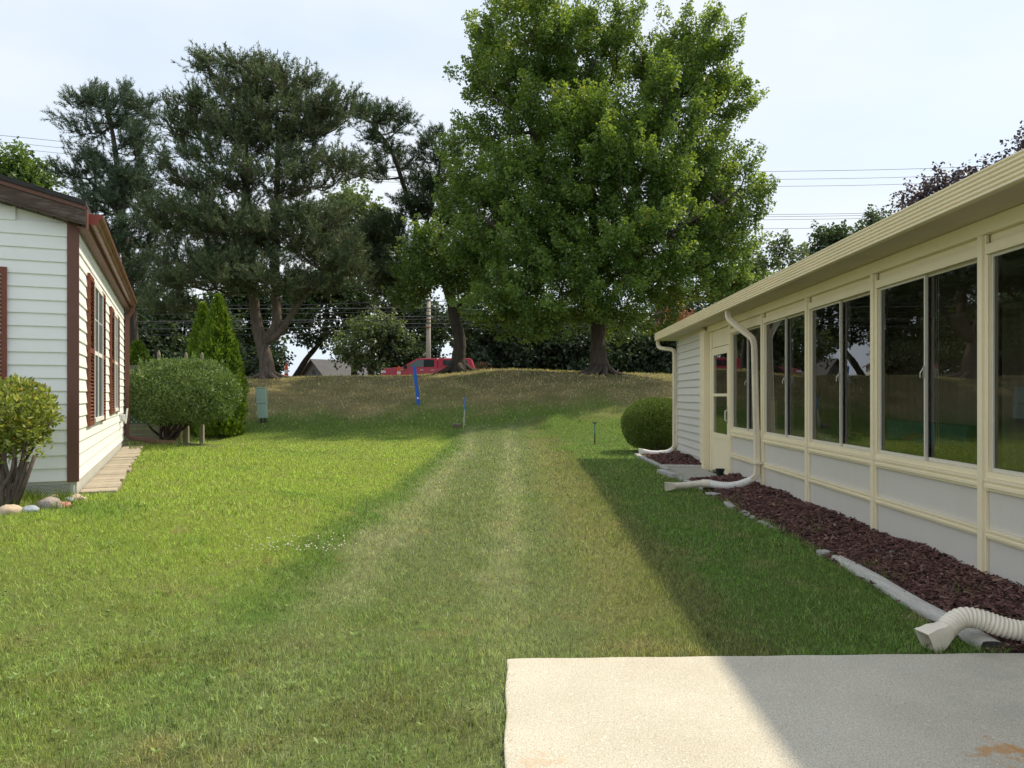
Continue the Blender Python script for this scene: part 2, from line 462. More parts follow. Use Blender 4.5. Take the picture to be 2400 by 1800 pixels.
def patio_mat():
    m, nt, out = new_mat('patio_concrete'); L = nt.links.new
    geo = node(nt, 'ShaderNodeNewGeometry')
    def noise(s, d=5.0, r=0.6):
        n = node(nt, 'ShaderNodeTexNoise', i_Scale=s, i_Detail=d, i_Roughness=r); L(geo.outputs['Position'], n.inputs['Vector']); return n.outputs['Fac']
    def rng(v, a, b, c=0.0, d=1.0):
        r = node(nt, 'ShaderNodeMapRange', i_1=a, i_2=b, i_3=c, i_4=d); L(v, r.inputs[0]); return r.outputs[0]
    def mix(f, a, b, bt='MIX'):
        n = node(nt, 'ShaderNodeMix', data_type='RGBA', blend_type=bt)
        for i, q in ((0, f), (6, a), (7, b)):
            if isinstance(q, (int, float)): n.inputs[i].default_value = q
            elif isinstance(q, tuple): n.inputs[i].default_value = rgb(q)
            else: L(q, n.inputs[i])
        return n.outputs[2]
    c = mix(rng(noise(1.2), 0.3, 0.7), (0.54, 0.50, 0.41), (0.66, 0.615, 0.52))
    vo = node(nt, 'ShaderNodeTexVoronoi', i_Scale=150.0); L(geo.outputs['Position'], vo.inputs['Vector'])
    grain = mix(rng(vo.outputs['Distance'], 0.1, 0.75), (1.30, 1.28, 1.25), (0.42, 0.42, 0.43))
    c = mix(0.5, c, grain, 'MULTIPLY')
    c = mix(rng(noise(75.0, 3), 0.62, 0.72, 0.0, 0.55), c, (0.16, 0.15, 0.14))
    c = mix(rng(noise(60.0, 3, 0.4), 0.36, 0.29, 0.0, 0.6), c, (0.78, 0.76, 0.70))
    # grime along the far edge and a rust stain near the camera
    sep = node(nt, 'ShaderNodeSeparateXYZ'); L(geo.outputs['Position'], sep.inputs[0])
    ge = node(nt, 'ShaderNodeMath', operation='MULTIPLY'); L(rng(sep.outputs[0], 1.6, 3.0), ge.inputs[0]); L(rng(noise(2.2), 0.4, 0.65, 0.0, 0.55), ge.inputs[1])
    c = mix(ge.outputs[0], c, (0.22, 0.23, 0.22))
    for (sx, sy, sr, amt) in ((1.955, 3.10, 0.10, 0.7), (2.06, 3.05, 0.07, 0.55), (0.12, 3.03, 0.07, 0.22)):
        vm = node(nt, 'ShaderNodeVectorMath', operation='DISTANCE'); vm.inputs[1].default_value = (sx, sy, 0.03); L(geo.outputs['Position'], vm.inputs[0])
        ad = node(nt, 'ShaderNodeMath', operation='ADD'); L(vm.outputs['Value'], ad.inputs[0]); L(rng(noise(9.0), 0.3, 0.7, -0.09, 0.09), ad.inputs[1])
        c = mix(rng(ad.outputs[0], sr, sr * 0.55, 0.0, amt), c, (0.50, 0.25, 0.07))
    bs = node(nt, 'ShaderNodeBsdfPrincipled', i_Roughness=0.9); bs.inputs['Specular IOR Level'].default_value = 0.2
    L(c, bs.inputs['Base Color'])
    bp = node(nt, 'ShaderNodeBump', i_Strength=0.35, i_Distance=0.006); L(vo.outputs['Distance'], bp.inputs['Height']); L(bp.outputs[0], bs.inputs['Normal'])
    L(bs.outputs[0], out.inputs['Surface']); return m
M['patio'] = patio_mat()
pm = MB()
edge = [(-0.03 + 0.004 * math.sin(k), 4.19 - 0.09 * k) for k in range(80)][::-1]
far = [(0.02 + 0.1 * k, 4.20 + 0.0032 * k + 0.004 * math.sin(k * 1.3)) for k in range(33)]
pm.prism(edge + far + [(3.34, edge[0][1])], -0.12, 0.03, 'z')
patio = pm.build('patio_slab', M['patio'], bevel=0.008, kind='structure')

# ------------------------------------------------------------------ grass blades (nobody could count them)
BED_X = -0.80
def bed_edge(y): return 3.43 + 0.0272 * y + BED_X - 0.05 * sstep(13, 18, y)
def grass_allowed(x, y):
    ok = np.ones(len(x), bool)
    ok &= ~((x > -0.02) & (y < 4.20 + 0.032 * np.clip(x, 0, 3)))
    ok &= x < bed_edge(y) + np.where(y > 18.6, 12, 0.03)
    ok &= ~((y > 18.3) & (y < 20.4) & (x > 3.0) & (x < 5.2))
    r = np.stack([x - WALL_C[0], y - WALL_C[1]], -1); u = r @ WALL_U; n = r @ WALL_N
    ok &= ~((u > -0.05) & (u < HOUSE_L + 0.4) & (n < 0.40 + 0.04 * np.sin(u * 3)) & (n > -HOUSE_W))
    ok &= ~((u > -0.62) & (u <= 0) & (n < -0.05) & (n > -2) & (RNG.random(len(x)) < 0.7))
    return ok
def blades(y0, y1, dens, h, w, seg, spread=1.0):
    hw = 0.70 * y1 * spread + 1.5
    n = int((y1 - y0) * 2 * hw * dens)
    x = RNG.uniform(-hw, hw, n); y = RNG.uniform(y0, y1, n)
    k = (x < 0.70 * y * spread + 0.8) & (x > -(0.70 * y * spread + 1.5)); x, y = x[k], y[k]
    k = grass_allowed(x, y); x, y = x[k], y[k]
    thin = np.clip(np.sin(x * 2.1 + np.sin(y * 1.3) * 1.5) * np.sin(y * 1.7 + np.cos(x) * 2) * 0.5 + 0.6, 0.25, 1)
    k = RNG.random(len(x)) < 0.5 + 0.5 * thin; x, y = x[k], y[k]; n = len(x)
    z = ground(x, y) - 0.004
    clump = 0.75 + 0.5 * (np.sin(x * 7.0 + np.cos(y * 5.0) * 2) * np.cos(y * 6.3 + x) * 0.5 + 0.5)
    edge_ = np.exp(-np.abs(x - bed_edge(y)) / 0.12) * 0.9 + np.exp(-np.abs(y - 4.26) / 0.06) * (x > 0) * 0.35 + np.exp(-np.abs(x + 0.05) / 0.05) * (y < 4.25) * 0.6
    H = h * RNG.uniform(0.55, 1.3, n) * clump * (1 + edge_); W = w * RNG.uniform(0.7, 1.3, n)
    a = RNG.uniform(0, 2 * np.pi, n); b = RNG.uniform(0, 2 * np.pi, n)
    lean = H * RNG.uniform(0.15, 1.05, n)
    base = np.stack([x, y, z], -1)
    side = np.stack([np.cos(a), np.sin(a), 0 * a], -1) * W[:, None] * 0.5
    ld = np.stack([np.cos(b), np.sin(b), 0 * b], -1)
    tip = base + ld * lean[:, None] + np.array([0, 0, 1]) * np.sqrt(np.maximum(H**2 - lean**2 * 0.8, H**2 * 0.15))[:, None]
    q = RNG.random(n)
    if seg == 1:
        return np.stack([base - side, base + side, tip], 1).reshape(-1, 3), np.arange(3 * n).reshape(-1, 3), np.repeat(q, 3)
    mid = base + ld * lean[:, None] * 0.3 + np.array([0, 0, 1]) * (tip - base)[:, 2:] * 0.62
    v = np.stack([base - side, base + side, mid + side * 0.8, mid - side * 0.8, tip], 1).reshape(-1, 3)
    i = np.arange(n)[:, None] * 5
    f = np.stack([i + [[0, 1, 2]], i + [[0, 2, 3]], i + [[3, 2, 4]]], 1).reshape(-1, 3)
    return v, f, np.repeat(q, 5)
def join_np(parts):
    V, Fs, Q, o = [], [], [], 0
    for v, f, q in parts: V.append(v); Fs.append(f + o); Q.append(q); o += len(v)
    return np.concatenate(V), np.concatenate(Fs), np.concatenate(Q)
gv, gf, gq = join_np([blades(2.2, 4.4, 10500, 0.042, 0.0033, 2, 1.0), blades(4.4, 7.0, 7000, 0.043, 0.0044, 1, 1.0), blades(7.0, 11.0, 2800, 0.048, 0.0075, 1, 1.0),
                      blades(11.0, 17.0, 1000, 0.05, 0.012, 1), blades(17.0, 25.0, 380, 0.055, 0.020, 1), blades(25.0, 37.5, 110, 0.085, 0.030, 1)])
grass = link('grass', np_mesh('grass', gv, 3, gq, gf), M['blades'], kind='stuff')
tag(grass, 'mown lawn grass with green, pale and straw coloured patches', 'grass')

# white clover heads in the left half of the lawn
M['clover'] = mat('clover_white', (0.62, 0.58, 0.48), 0.8, 0.2, 30)
cm = MB()
def bud(p, r):
    o = [(r,0,0),(0,r,0),(-r,0,0),(0,-r,0),(0,0,r*0.8),(0,0,-r*0.8)]
    cm.add([(p[0]+a, p[1]+b, p[2]+c) for a, b, c in o], [(0,1,4),(1,2,4),(2,3,4),(3,0,4),(1,0,5),(2,1,5),(3,2,5),(0,3,5)])
for k in range(80):
    if k < 95: px, py = random.gauss(700, 75), random.gauss(1288, 14)
    elif k < 125: px, py = random.uniform(560, 940), random.gauss(1034, 4)
    else: px, py = random.uniform(50, 900), random.uniform(1080, 1500)
    p = on_ground(px, py); bud((p.x, p.y, p.z + random.uniform(0.045, 0.075)), random.uniform(0.006, 0.010) * (1 if p.y < 12 else 1.6))
tag(cm.build('clover_flowers', M['clover'], kind='stuff'), 'scattered white clover heads in the left half of the lawn', 'flowers')

# broad-leaved weeds and a few dead leaves scattered in the turf
M['broadleaf'] = leaf_mat('broadleaf_weed', (0.12, 0.20, 0.05), (0.28, 0.37, 0.12), 0.3)
M['dead_leaf'] = leaf_mat('dead_leaf', (0.10, 0.07, 0.04), (0.24, 0.18, 0.09), 0.1)
C_, D_, N_, L_ = [], [], [], []
for k in range(260):
    px, py = random.uniform(-60, 1000), 1060 + 740 * random.random() ** 1.3
    if px > 760 and random.random() < 0.6: continue
    p = on_ground(px, py); sz = random.uniform(0.016, 0.036)
    for q in range(random.randint(5, 9)):
        a = random.uniform(0, 6.28); C_.append((p.x, p.y, p.z + 0.025)); D_.append((math.cos(a), math.sin(a), random.uniform(0.2, 0.7))); N_.append((-math.cos(a) * 0.4, -math.sin(a) * 0.4, 1)); L_.append(sz * random.uniform(0.7, 1.2))
v, f, q = leaves(np.array(C_), np.array(D_), unit(np.array(N_)), np.array(L_), np.array(L_) * 0.42, 0.15)
tag(link('lawn_weeds', np_mesh('lawn_weeds', v, 3, q, f), M['broadleaf'], kind='stuff'), 'low broad leaved weeds scattered in the left half of the lawn', 'weeds')
pts_ = [on_ground(random.uniform(0, 1300), 1100 + 690 * random.random()) for _ in range(14)] + [on_ground(random.uniform(1500, 2000), random.uniform(1250, 1500)) for _ in range(5)]
pts_ = [p for p in pts_ if not (p.x > -0.1 and p.y < 4.4) and p.x < 2.3]
n_ = len(pts_)
v, f, q = leaves(np.array([(p.x, p.y, p.z + 0.035) for p in pts_]), RNG.normal(0, 1, (n_, 3)) * np.array([1, 1, 0.3]), unit(RNG.normal(0, 0.4, (n_, 3)) + np.array([0, 0, 1])), RNG.uniform(0.02, 0.045, n_), RNG.uniform(0.012, 0.025, n_), 0.35)
tag(link('dead_leaves', np_mesh('dead_leaves', v, 3, q, f), M['dead_leaf'], kind='stuff'), 'few curled brown leaves lying on the lawn', 'leaves')

# ------------------------------------------------------------------ house with the long sunroom (right)
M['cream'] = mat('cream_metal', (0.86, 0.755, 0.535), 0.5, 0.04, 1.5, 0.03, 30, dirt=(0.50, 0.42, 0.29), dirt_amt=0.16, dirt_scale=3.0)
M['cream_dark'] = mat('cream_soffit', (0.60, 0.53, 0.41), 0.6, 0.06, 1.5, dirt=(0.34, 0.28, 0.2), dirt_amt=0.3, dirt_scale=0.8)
M['panel'] = mat('grey_panel', (0.64, 0.605, 0.55), 0.7, 0.05, 1.2, 0.03, 40, dirt=(0.46, 0.42, 0.36), dirt_amt=0.32, dirt_scale=1.2, stretch=(1, 1.6, 0.5))
M['siding_grey'] = mat('grey_siding', (0.66, 0.63, 0.585), 0.6, 0.05, 2.0, 0.04, 60, objvar=0.03, dirt=(0.55, 0.52, 0.46), dirt_amt=0.3, stretch=(1, 0.2, 1))
M['white_frame'] = mat('window_frame_white', (0.66, 0.62, 0.53), 0.45, 0.05, 3, dirt=(0.35, 0.30, 0.24), dirt_amt=0.3, dirt_scale=3)
M['jamb'] = mat('jamb_brown', (0.16, 0.11, 0.09), 0.6, 0.15, 4)
M['glass'] = glass_mat('window_glass', (0.82, 0.85, 0.84), 2.1)
M['inner_wall'] = mat('inner_wall', (0.45, 0.39, 0.32), 0.85, 0.15, 1.0, stretch=(6, 6, 0.4))
M['inner_floor'] = mat('inner_floor', (0.24, 0.26, 0.17), 0.8, 0.2, 3)
M['roofing'] = mat('roofing', (0.16, 0.15, 0.14), 0.95, 0.25, 4, 0.4, 60)
M['spout_cream'] = mat('spout_cream', (0.78, 0.69, 0.53), 0.45, 0.06, 3, dirt=(0.42, 0.36, 0.26), dirt_amt=0.3, dirt_scale=5)
M['spout_white'] = mat('spout_white', (0.82, 0.80, 0.76), 0.45, 0.06, 3, dirt=(0.42, 0.38, 0.32), dirt_amt=0.35, dirt_scale=6)
M['chrome'] = mat('handle_metal', (0.55, 0.52, 0.46), 0.35, 0.05, 5, metal=0.6)
M['paper'] = mat('paper', (0.75, 0.75, 0.73), 0.8, 0.03, 4)
M['ink'] = mat('ink', (0.10, 0.10, 0.11), 0.8, 0.05, 4)

SX = 3.43
sr = thing('sunroom_house', 'long cream and grey house side with a row of tall sunroom windows', 'house', (SX, 0, 0), -math.atan(0.0272))
Y_END, Y_SIDE, Y_DOOR0, Y_DOOR1, Y0 = 18.05, 15.24, 13.36, 14.75, -3.55
POSTS = [13.27 - 1.86 * k for k in range(10)]                      # 13.27, 11.41, 9.55, 7.69, 5.83, 3.97 ...
Y0 = POSTS[-1]
Z_SOFFIT = 2.79
# shell: sheathing behind the siding, back wall, end walls, floor, ceiling
MB().box(0.03, 0.14, Y_SIDE + 0.02, Y_END - 0.02, -0.1, Z_SOFFIT + 0.2).build('sheathing', M['siding_grey'], sr)
MB().box(3.5, 3.6, Y0, Y_END - 0.03, -0.1, 2.95).build('inner_wall', M['inner_wall'], sr)
MB().box(0.15, 3.49, Y_END - 0.15, Y_END - 0.04, -0.1, 2.95).build('end_wall', M['siding_grey'], sr)
MB().box(0.15, 3.49, Y0 - 0.1, Y0 + 0.02, -0.1, 2.95).build('end_wall', M['siding_grey'], sr)
MB().box(0.16, 3.48, Y0 + 0.03, Y_END - 0.16, -0.1, 0.12).build('inner_floor', M['inner_floor'], sr)
MB().box(0.02, 3.48, Y0 + 0.03, Y_END - 0.16, 2.80, 2.86).build('inner_ceiling', M['inner_wall'], sr)
MB().box(0.16, 3.48, 15.0, 15.1, 0.13, 2.79).build('inner_partition', M['inner_wall'], sr)
# siding boards, one by one
NB, Z_S0 = 17, 0.02
ex = (2.76 - Z_S0) / NB
bd = MB().prism([(0.028, 0.0), (-0.030, 0.0), (-0.030, 0.012), (-0.002, ex + 0.004), (0.028, ex + 0.004)], Y_SIDE + 0.05, Y_END)
bme = bd.mesh('siding_board'); bme.materials.append(M['siding_grey'])
for k in range(NB): link('siding_board', bme, None, sr, loc=(0, 0, Z_S0 + k * ex))
MB().box(-0.04, 0.03, Y_END + 0.001, Y_END + 0.06, 0.02, 2.785).build('corner_trim', M['siding_grey'], sr)
MB().box(-0.035, 0.02, Y_SIDE + 0.04, Y_END, 2.768, 2.789).build('frieze_trim', M['cream'], sr)
# wide corner post between siding and sunroom
MB().box(-0.11, 0.10, Y_SIDE - 0.32, Y_SIDE + 0.04, -0.05, 2.72).build('corner_post', M['cream'], sr, bevel=0.004)
# head beam, posts, rails, panels, windows
MB().box(-0.045, 0.10, Y0, Y_SIDE - 0.325, 2.675, 2.789).build('head_beam', M['cream'], sr, bevel=0.003)
post = MB().box(-0.042, 0.09, -0.03, 0.03, -0.05, 2.674).mesh('post'); post.materials.append(M['cream'])
flange = MB().box(-0.022, -0.001, -0.052, -0.031, 0.0, 2.673).mesh('post_flange'); flange.materials.append(M['cream'])
for py_ in POSTS[:-1]:
    o = link('post', post, None, sr, loc=(0, py_, 0), bevel=0.003)
    link('flange', flange, None, o)
def profile_rail(z0, z1, d):
    h = z1 - z0
    return [(0.02, z0), (-d*0.55, z0), (-d*0.55, z0+h*0.2), (-d, z0+h*0.25), (-d, z0+h*0.48), (-d*0.7, z0+h*0.52), (-d*0.7, z0+h*0.72), (-d, z0+h*0.76), (-d, z1), (0.02, z1)]
def lite(y0, y1, x, z0, z1, parent, fw=0.021):
    """one sliding pane with its sash"""
    s = MB()
    s.box(x - 0.012, x + 0.012, y0, y0 + fw, z0, z1).box(x - 0.012, x + 0.012, y1 - fw, y1, z0, z1)
    s.box(x - 0.012, x + 0.012, y0 + fw, y1 - fw, z0, z0 + fw * 1.4).box(x - 0.012, x + 0.012, y0 + fw, y1 - fw, z1 - fw, z1)
    sash = s.build('sash', M['white_frame'], parent)
    MB().add([(x, y0 + fw, z0 + fw), (x, y1 - fw, z0 + fw), (x, y1 - fw, z1 - fw), (x, y0 + fw, z1 - fw)], [(0, 3, 2, 1)]).build('pane', M['glass'], parent)
for k in range(len(POSTS) - 1):
    a, b = POSTS[k + 1] + 0.031, POSTS[k] - 0.053
    MB().prism(profile_rail(0.388, 0.462, 0.032), a, b).build('mid_rail', M['cream'], sr)
    MB().prism(profile_rail(0.752, 0.845, 0.04), a, b).build('sill_rail', M['cream'], sr)
    MB().box(0.0, 0.012, a, b, -0.05, 0.386).build('wall_panel', M['panel'], sr)
    MB().box(0.0, 0.012, a, b, 0.464, 0.750).build('wall_panel', M['panel'], sr)
    MB().box(0.012, 0.05, a, b, 2.60, 2.673).build('transom_panel', M['cream'], sr)
    w = bpy.data.objects.new('window', None); COL.objects.link(w); w.parent = sr
    z0, z1 = 0.847, 2.598
    f = MB().box(-0.03, 0.085, a, b, z1 - 0.075, z1).box(-0.02, 0.085, a, b, z0, z0 + 0.045)
    f.box(-0.02, 0.085, b - 0.02, b, z0 + 0.046, z1 - 0.076)
    f.build('frame', M['cream'], w)
    MB().box(-0.015, 0.085, a, a + 0.028, z0 + 0.046, z1 - 0.076).build('jamb', M['jamb'], w)
    lo, hi = a + 0.03, b - 0.021
    mid = (lo + hi) / 2
    lite(mid - 0.022, hi, 0.018, z0 + 0.046, z1 - 0.077, w)
    lite(lo, mid + 0.022, 0.046, z0 + 0.046, z1 - 0.077, w)
    lt = MB().box(-0.004, 0.005, mid - 0.018, mid - 0.002, 1.62, 1.72).tube([(-0.004, mid - 0.01, 1.70), (-0.03, mid - 0.01, 1.66), (-0.03, mid - 0.01, 1.62)], 0.006, 6)
    lt.build('latch', M['chrome'], w)
    if 0 < k < 5:
        cd = MB()
        for q in (0.05, 0.085): cd.tube([(0.09, mid - q, 2.5), (0.09, mid - q, 1.0)], 0.004, 5)
        cd.build('blind_cord', M['white_frame'], w)
    if k == 0:
        lb = MB().box(0.0128, 0.0155, 11.84, 12.02, 0.99, 1.17).build('notice', M['paper'], w)
        ln = MB()
        for q, (s0, s1) in enumerate(((0.15, 0.29), (0.15, 0.26), (0.18, 0.29), (0.15, 0.22), (0.16, 0.28))):
            ln.box(0.0118, 0.0124, 11.72 + s0, 11.72 + s1, 1.145 - q * 0.032, 1.153 - q * 0.032)
        ln.build('print', M['ink'], lb)
# door bay
MB().box(0.0, 0.06, Y_DOOR1 - 0.02, Y_SIDE - 0.33, 0.0, 2.67).build('door_jamb', M['cream'], sr)
MB().box(0.0, 0.06, POSTS[0] + 0.031, Y_DOOR0 + 0.06, 0.0, 2.67).build('door_jamb', M['cream'], sr)
MB().box(-0.02, 0.08, Y_DOOR1 - 0.08, Y_DOOR1 - 0.021, 0.0, 2.66).build('door_post', M['cream'], sr)
MB().box(0.005, 0.05, Y_DOOR0 + 0.061, Y_DOOR1 - 0.081, 2.36, 2.668).build('door_header', M['cream'], sr)
dr = bpy.data.objects.new('door', None); COL.objects.link(dr); dr.parent = sr
d0, d1 = Y_DOOR0 + 0.065, Y_DOOR1 - 0.085
lf = MB().box(-0.01, 0.03, d0, d0 + 0.11, 0.05, 2.345).box(-0.01, 0.03, d1 - 0.11, d1, 0.05, 2.345)
lf.box(-0.01, 0.03, d0 + 0.11, d1 - 0.11, 2.21, 2.345).box(-0.01, 0.03, d0 + 0.11, d1 - 0.11, 1.44, 1.49).box(-0.01, 0.03, d0 + 0.11, d1 - 0.11, 0.66, 0.76)
lf.build('leaf_frame', M['cream'], dr)
MB().box(0.0, 0.02, d0 + 0.11, d1 - 0.11, 0.05, 0.66).build('kick_panel', M['cream'], dr)
for za, zb in ((0.76, 1.44), (1.49, 2.21)):
    MB().add([(0.01, d0+0.11, za), (0.01, d1-0.11, za), (0.01, d1-0.11, zb), (0.01, d0+0.11, zb)], [(0, 3, 2, 1)]).build('pane', M['glass'], dr)
MB().tube([(-0.01, d0+0.05, 1.20), (-0.06, d0+0.05, 1.18), (-0.06, d0+0.05, 1.02), (-0.01, d0+0.05, 1.00)], 0.012, 6).box(-0.02, -0.0101, d0+0.03, d0+0.075, 0.97, 1.27).build('handle', M['white_frame'], dr)
# small rail stubs between door jamb and first post
for za in (0.39, 0.76): MB().box(-0.03, -0.001, POSTS[0] + 0.031, Y_DOOR0 + 0.055, za, za + 0.07).build('rail_stub', M['cream'], sr)
# soffit, ribbed fascia, roof
OV, YR = 0.435, Y_END + 0.72
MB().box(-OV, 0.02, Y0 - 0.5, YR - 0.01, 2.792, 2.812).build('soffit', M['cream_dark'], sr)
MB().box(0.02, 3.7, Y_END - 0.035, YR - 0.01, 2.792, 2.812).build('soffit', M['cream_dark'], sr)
rib = [(-OV + 0.03, 2.785)]
for k in range(5):
    z = 2.785 + k * 0.032
    rib += [(-OV - 0.012, z + 0.001), (-OV - 0.022, z + 0.006), (-OV - 0.022, z + 0.020), (-OV - 0.006, z + 0.025), (-OV - 0.006, z + 0.0315)]
rib += [(-OV - 0.02, 2.95), (-OV - 0.02, 2.962), (-OV + 0.03, 2.962)]
MB().prism(rib, Y0 - 0.52, YR).build('fascia', M['cream'], sr)
MB().box(-OV + 0.031, 3.72, YR - 0.009, YR + 0.012, 2.785, 2.96).build('end_fascia', M['cream'], sr)
MB().prism([(-OV + 0.032, 2.815), (3.75, 2.815), (3.75, 3.05), (-OV + 0.032, 2.955)], Y0 - 0.5, YR - 0.012).build('roof', M['roofing'], sr)
# house behind the sunroom: higher roof body
MB().box(3.62, 9.5, Y0, Y_END - 0.05, -0.1, 2.95).build('rear_wall', M['siding_grey'], sr)
MB().prism([(3.4, 3.06), (10.0, 3.06), (6.7, 3.5)], Y0 - 0.4, YR - 0.05).build('rear_roof', M['roofing'], sr)
# downspouts
RECT = [(x * 1.0, y * 0.75) for x, y in ((1, 0.8), (0.8, 1), (0.35, 1), (0.3, 0.88), (-0.3, 0.88), (-0.35, 1), (-0.8, 1), (-1, 0.8), (-1, 0.3), (-0.9, 0.25), (-0.9, -0.25), (-1, -0.3), (-1, -0.8), (-0.8, -1), (-0.35, -1), (-0.3, -0.88), (0.3, -0.88), (0.35, -1), (0.8, -1), (1, -0.8), (1, -0.3), (0.9, -0.25), (0.9, 0.25), (1, 0.3))]
def smooth_path(pts, n=6):
    pts = [Vector(p) for p in pts]; out = []
    for i in range(len(pts) - 1):
        p0, p1, p2, p3 = pts[max(i-1, 0)], pts[i], pts[i+1], pts[min(i+2, len(pts)-1)]
        for k in range(n):
            t = k / n
            out.append(0.5 * ((2*p1) + (p2-p0)*t + (2*p0-5*p1+4*p2-p3)*t*t + (3*p1-p0-3*p2+p3)*t**3))
    return out + [pts[-1]]
def spout(path, m, lab):
    o = MB().tube(path, 0.042, shape=RECT, up=(1, 0, 0)).build('downspout', m, sr, smooth=True); o['label'] = lab; return o
s2 = spout([(-0.38, 12.0, 2.79), (-0.38, 12.0, 2.70), (-0.365, 11.98, 2.65), (-0.33, 11.94, 2.60), (-0.14, 11.68, 2.37), (-0.11, 11.62, 2.32), (-0.098, 11.59, 2.26), (-0.095, 11.57, 2.2),
            (-0.098, 11.42, 0.50), (-0.098, 11.41, 0.36), (-0.105, 11.41, 0.29), (-0.13, 11.41, 0.245), (-0.20, 11.41, 0.20)], M['spout_cream'], 'cream ribbed downspout with an elbow under the gutter')
MB().box(-0.152, -0.043, 11.34, 11.50, 0.44, 0.475).build('bracket', M['spout_cream'], s2)
s1 = spout([(-0.39, 18.68, 2.79), (-0.39, 18.68, 2.70), (-0.375, 18.66, 2.64), (-0.33, 18.60, 2.60), (-0.16, 18.25, 2.55), (-0.10, 18.17, 2.52), (-0.085, 18.15, 2.45), (-0.085, 18.14, 2.38),
            (-0.085, 18.14, 0.36), (-0.085, 18.14, 0.30), (-0.10, 18.14, 0.24), (-0.14, 18.14, 0.18)], M['spout_cream'], 'cream downspout on the far corner of the siding')
s3 = spout([(-0.38, 3.9, 2.79), (-0.38, 3.9, 2.70), (-0.33, 3.85, 2.6), (-0.12, 3.98, 2.36), (-0.098, 4.0, 2.26), (-0.098, 4.0, 0.45), (-0.11, 4.02, 0.32), (-0.13, 4.05, 0.26)], M['spout_cream'], 'cream downspout nearest the patio')

# things inside the sunroom, seen dimly through the panes
srw = sr.matrix_basis if False else Matrix.Translation((SX, 0, 0)) @ Matrix.Rotation(-math.atan(0.0272), 4, 'Z')
def inside(x, y, z): return srw @ Vector((x, y, z))
M['teal'] = mat('teal_cloth', (0.03, 0.22, 0.20), 0.85, 0.2, 3, 0.2, 20)
M['carton'] = mat('cardboard', (0.36, 0.25, 0.12), 0.9, 0.1, 4)
M['clock_face'] = mat('clock_face', (0.5, 0.48, 0.42), 0.6, 0.05, 4)
M['dark_wood'] = mat('dark_wood', (0.07, 0.045, 0.03), 0.5, 0.25, 6, stretch=(1, 1, 0.2))
sofa = thing('sofa', 'teal sofa standing behind the sunroom windows', 'sofa', inside(1.25, 9.9, 0.12), -0.0272)
MB().box(-0.45, 0.45, -1.1, 1.1, 0.12, 0.42).build('base', M['teal'], sofa, bevel=0.03)
for q in (-0.54, 0.54): MB().box(-0.44, 0.25, q - 0.52, q + 0.52, 0.423, 0.58).build('seat_cushion', M['teal'], sofa, bevel=0.05)
MB().box(0.26, 0.46, -1.1, 1.1, 0.425, 1.0).build('backrest', M['teal'], sofa, bevel=0.05)
for q in (-1.22, 1.22): MB().box(-0.45, 0.46, q - 0.115, q + 0.115, 0.12, 0.78).build('armrest', M['teal'], sofa, bevel=0.05)
for qx in (-0.38, 0.38):
    for qy in (-1.1, 1.1): MB().box(qx - 0.03, qx + 0.03, qy - 0.03, qy + 0.03, 0.0, 0.119).build('leg', M['dark_wood'], sofa)
tb = thing('side_table', 'low dark table by the sunroom window', 'table', inside(0.5, 8.9, 0.12), -0.0272)
MB().box(-0.3, 0.3, -0.7, 0.7, 0.60, 0.64).build('table_top', M['dark_wood'], tb)
for qx in (-0.26, 0.26):
    for qy in (-0.64, 0.64): MB().box(qx - 0.025, qx + 0.025, qy - 0.025, qy + 0.025, 0, 0.599).build('leg', M['dark_wood'], tb)
def carton(y, w, h, lab, x=0.5, z=0.764):
    c = thing('cardboard_box', lab, 'box', inside(x, y, z), -0.0272 + random.uniform(-0.2, 0.2), 'cardboard boxes inside the sunroom')
    MB().box(-w/2, w/2, -w/2, w/2, 0, h).build('body', M['carton'], c)
    for s in (-1, 1): MB().obox((s * (w/2 + 0.05), 0, h + 0.04), (0.055, 0, 0.035 * s), (0, w/2, 0), (0, 0, 0.003)).build('flap', M['carton'], c)
carton(8.55, 0.42, 0.20, 'open cardboard box low behind the middle window')
carton(9.25, 0.30, 0.14, 'small cardboard box beside the open box')
carton(12.4, 0.55, 1.25, 'tall cardboard box behind the window next to the door', 0.7, 0.121)
ck = thing('wall_clock', 'round clock hanging on the dim inner sunroom wall', 'clock', inside(3.49, 10.2, 1.75), -0.0272)
MB().tube([(-0.05, 0, 0), (-0.002, 0, 0)], 0.2, 24).build('case', M['dark_wood'], ck)
MB().tube([(-0.056, 0, 0), (-0.0505, 0, 0)], 0.17, 24).build('dial', M['clock_face'], ck)
MB().box(-0.062, -0.058, -0.008, 0.008, 0, 0.13).box(-0.062, -0.058, 0, 0.09, -0.008, 0.008).build('hands', M['ink'], ck)

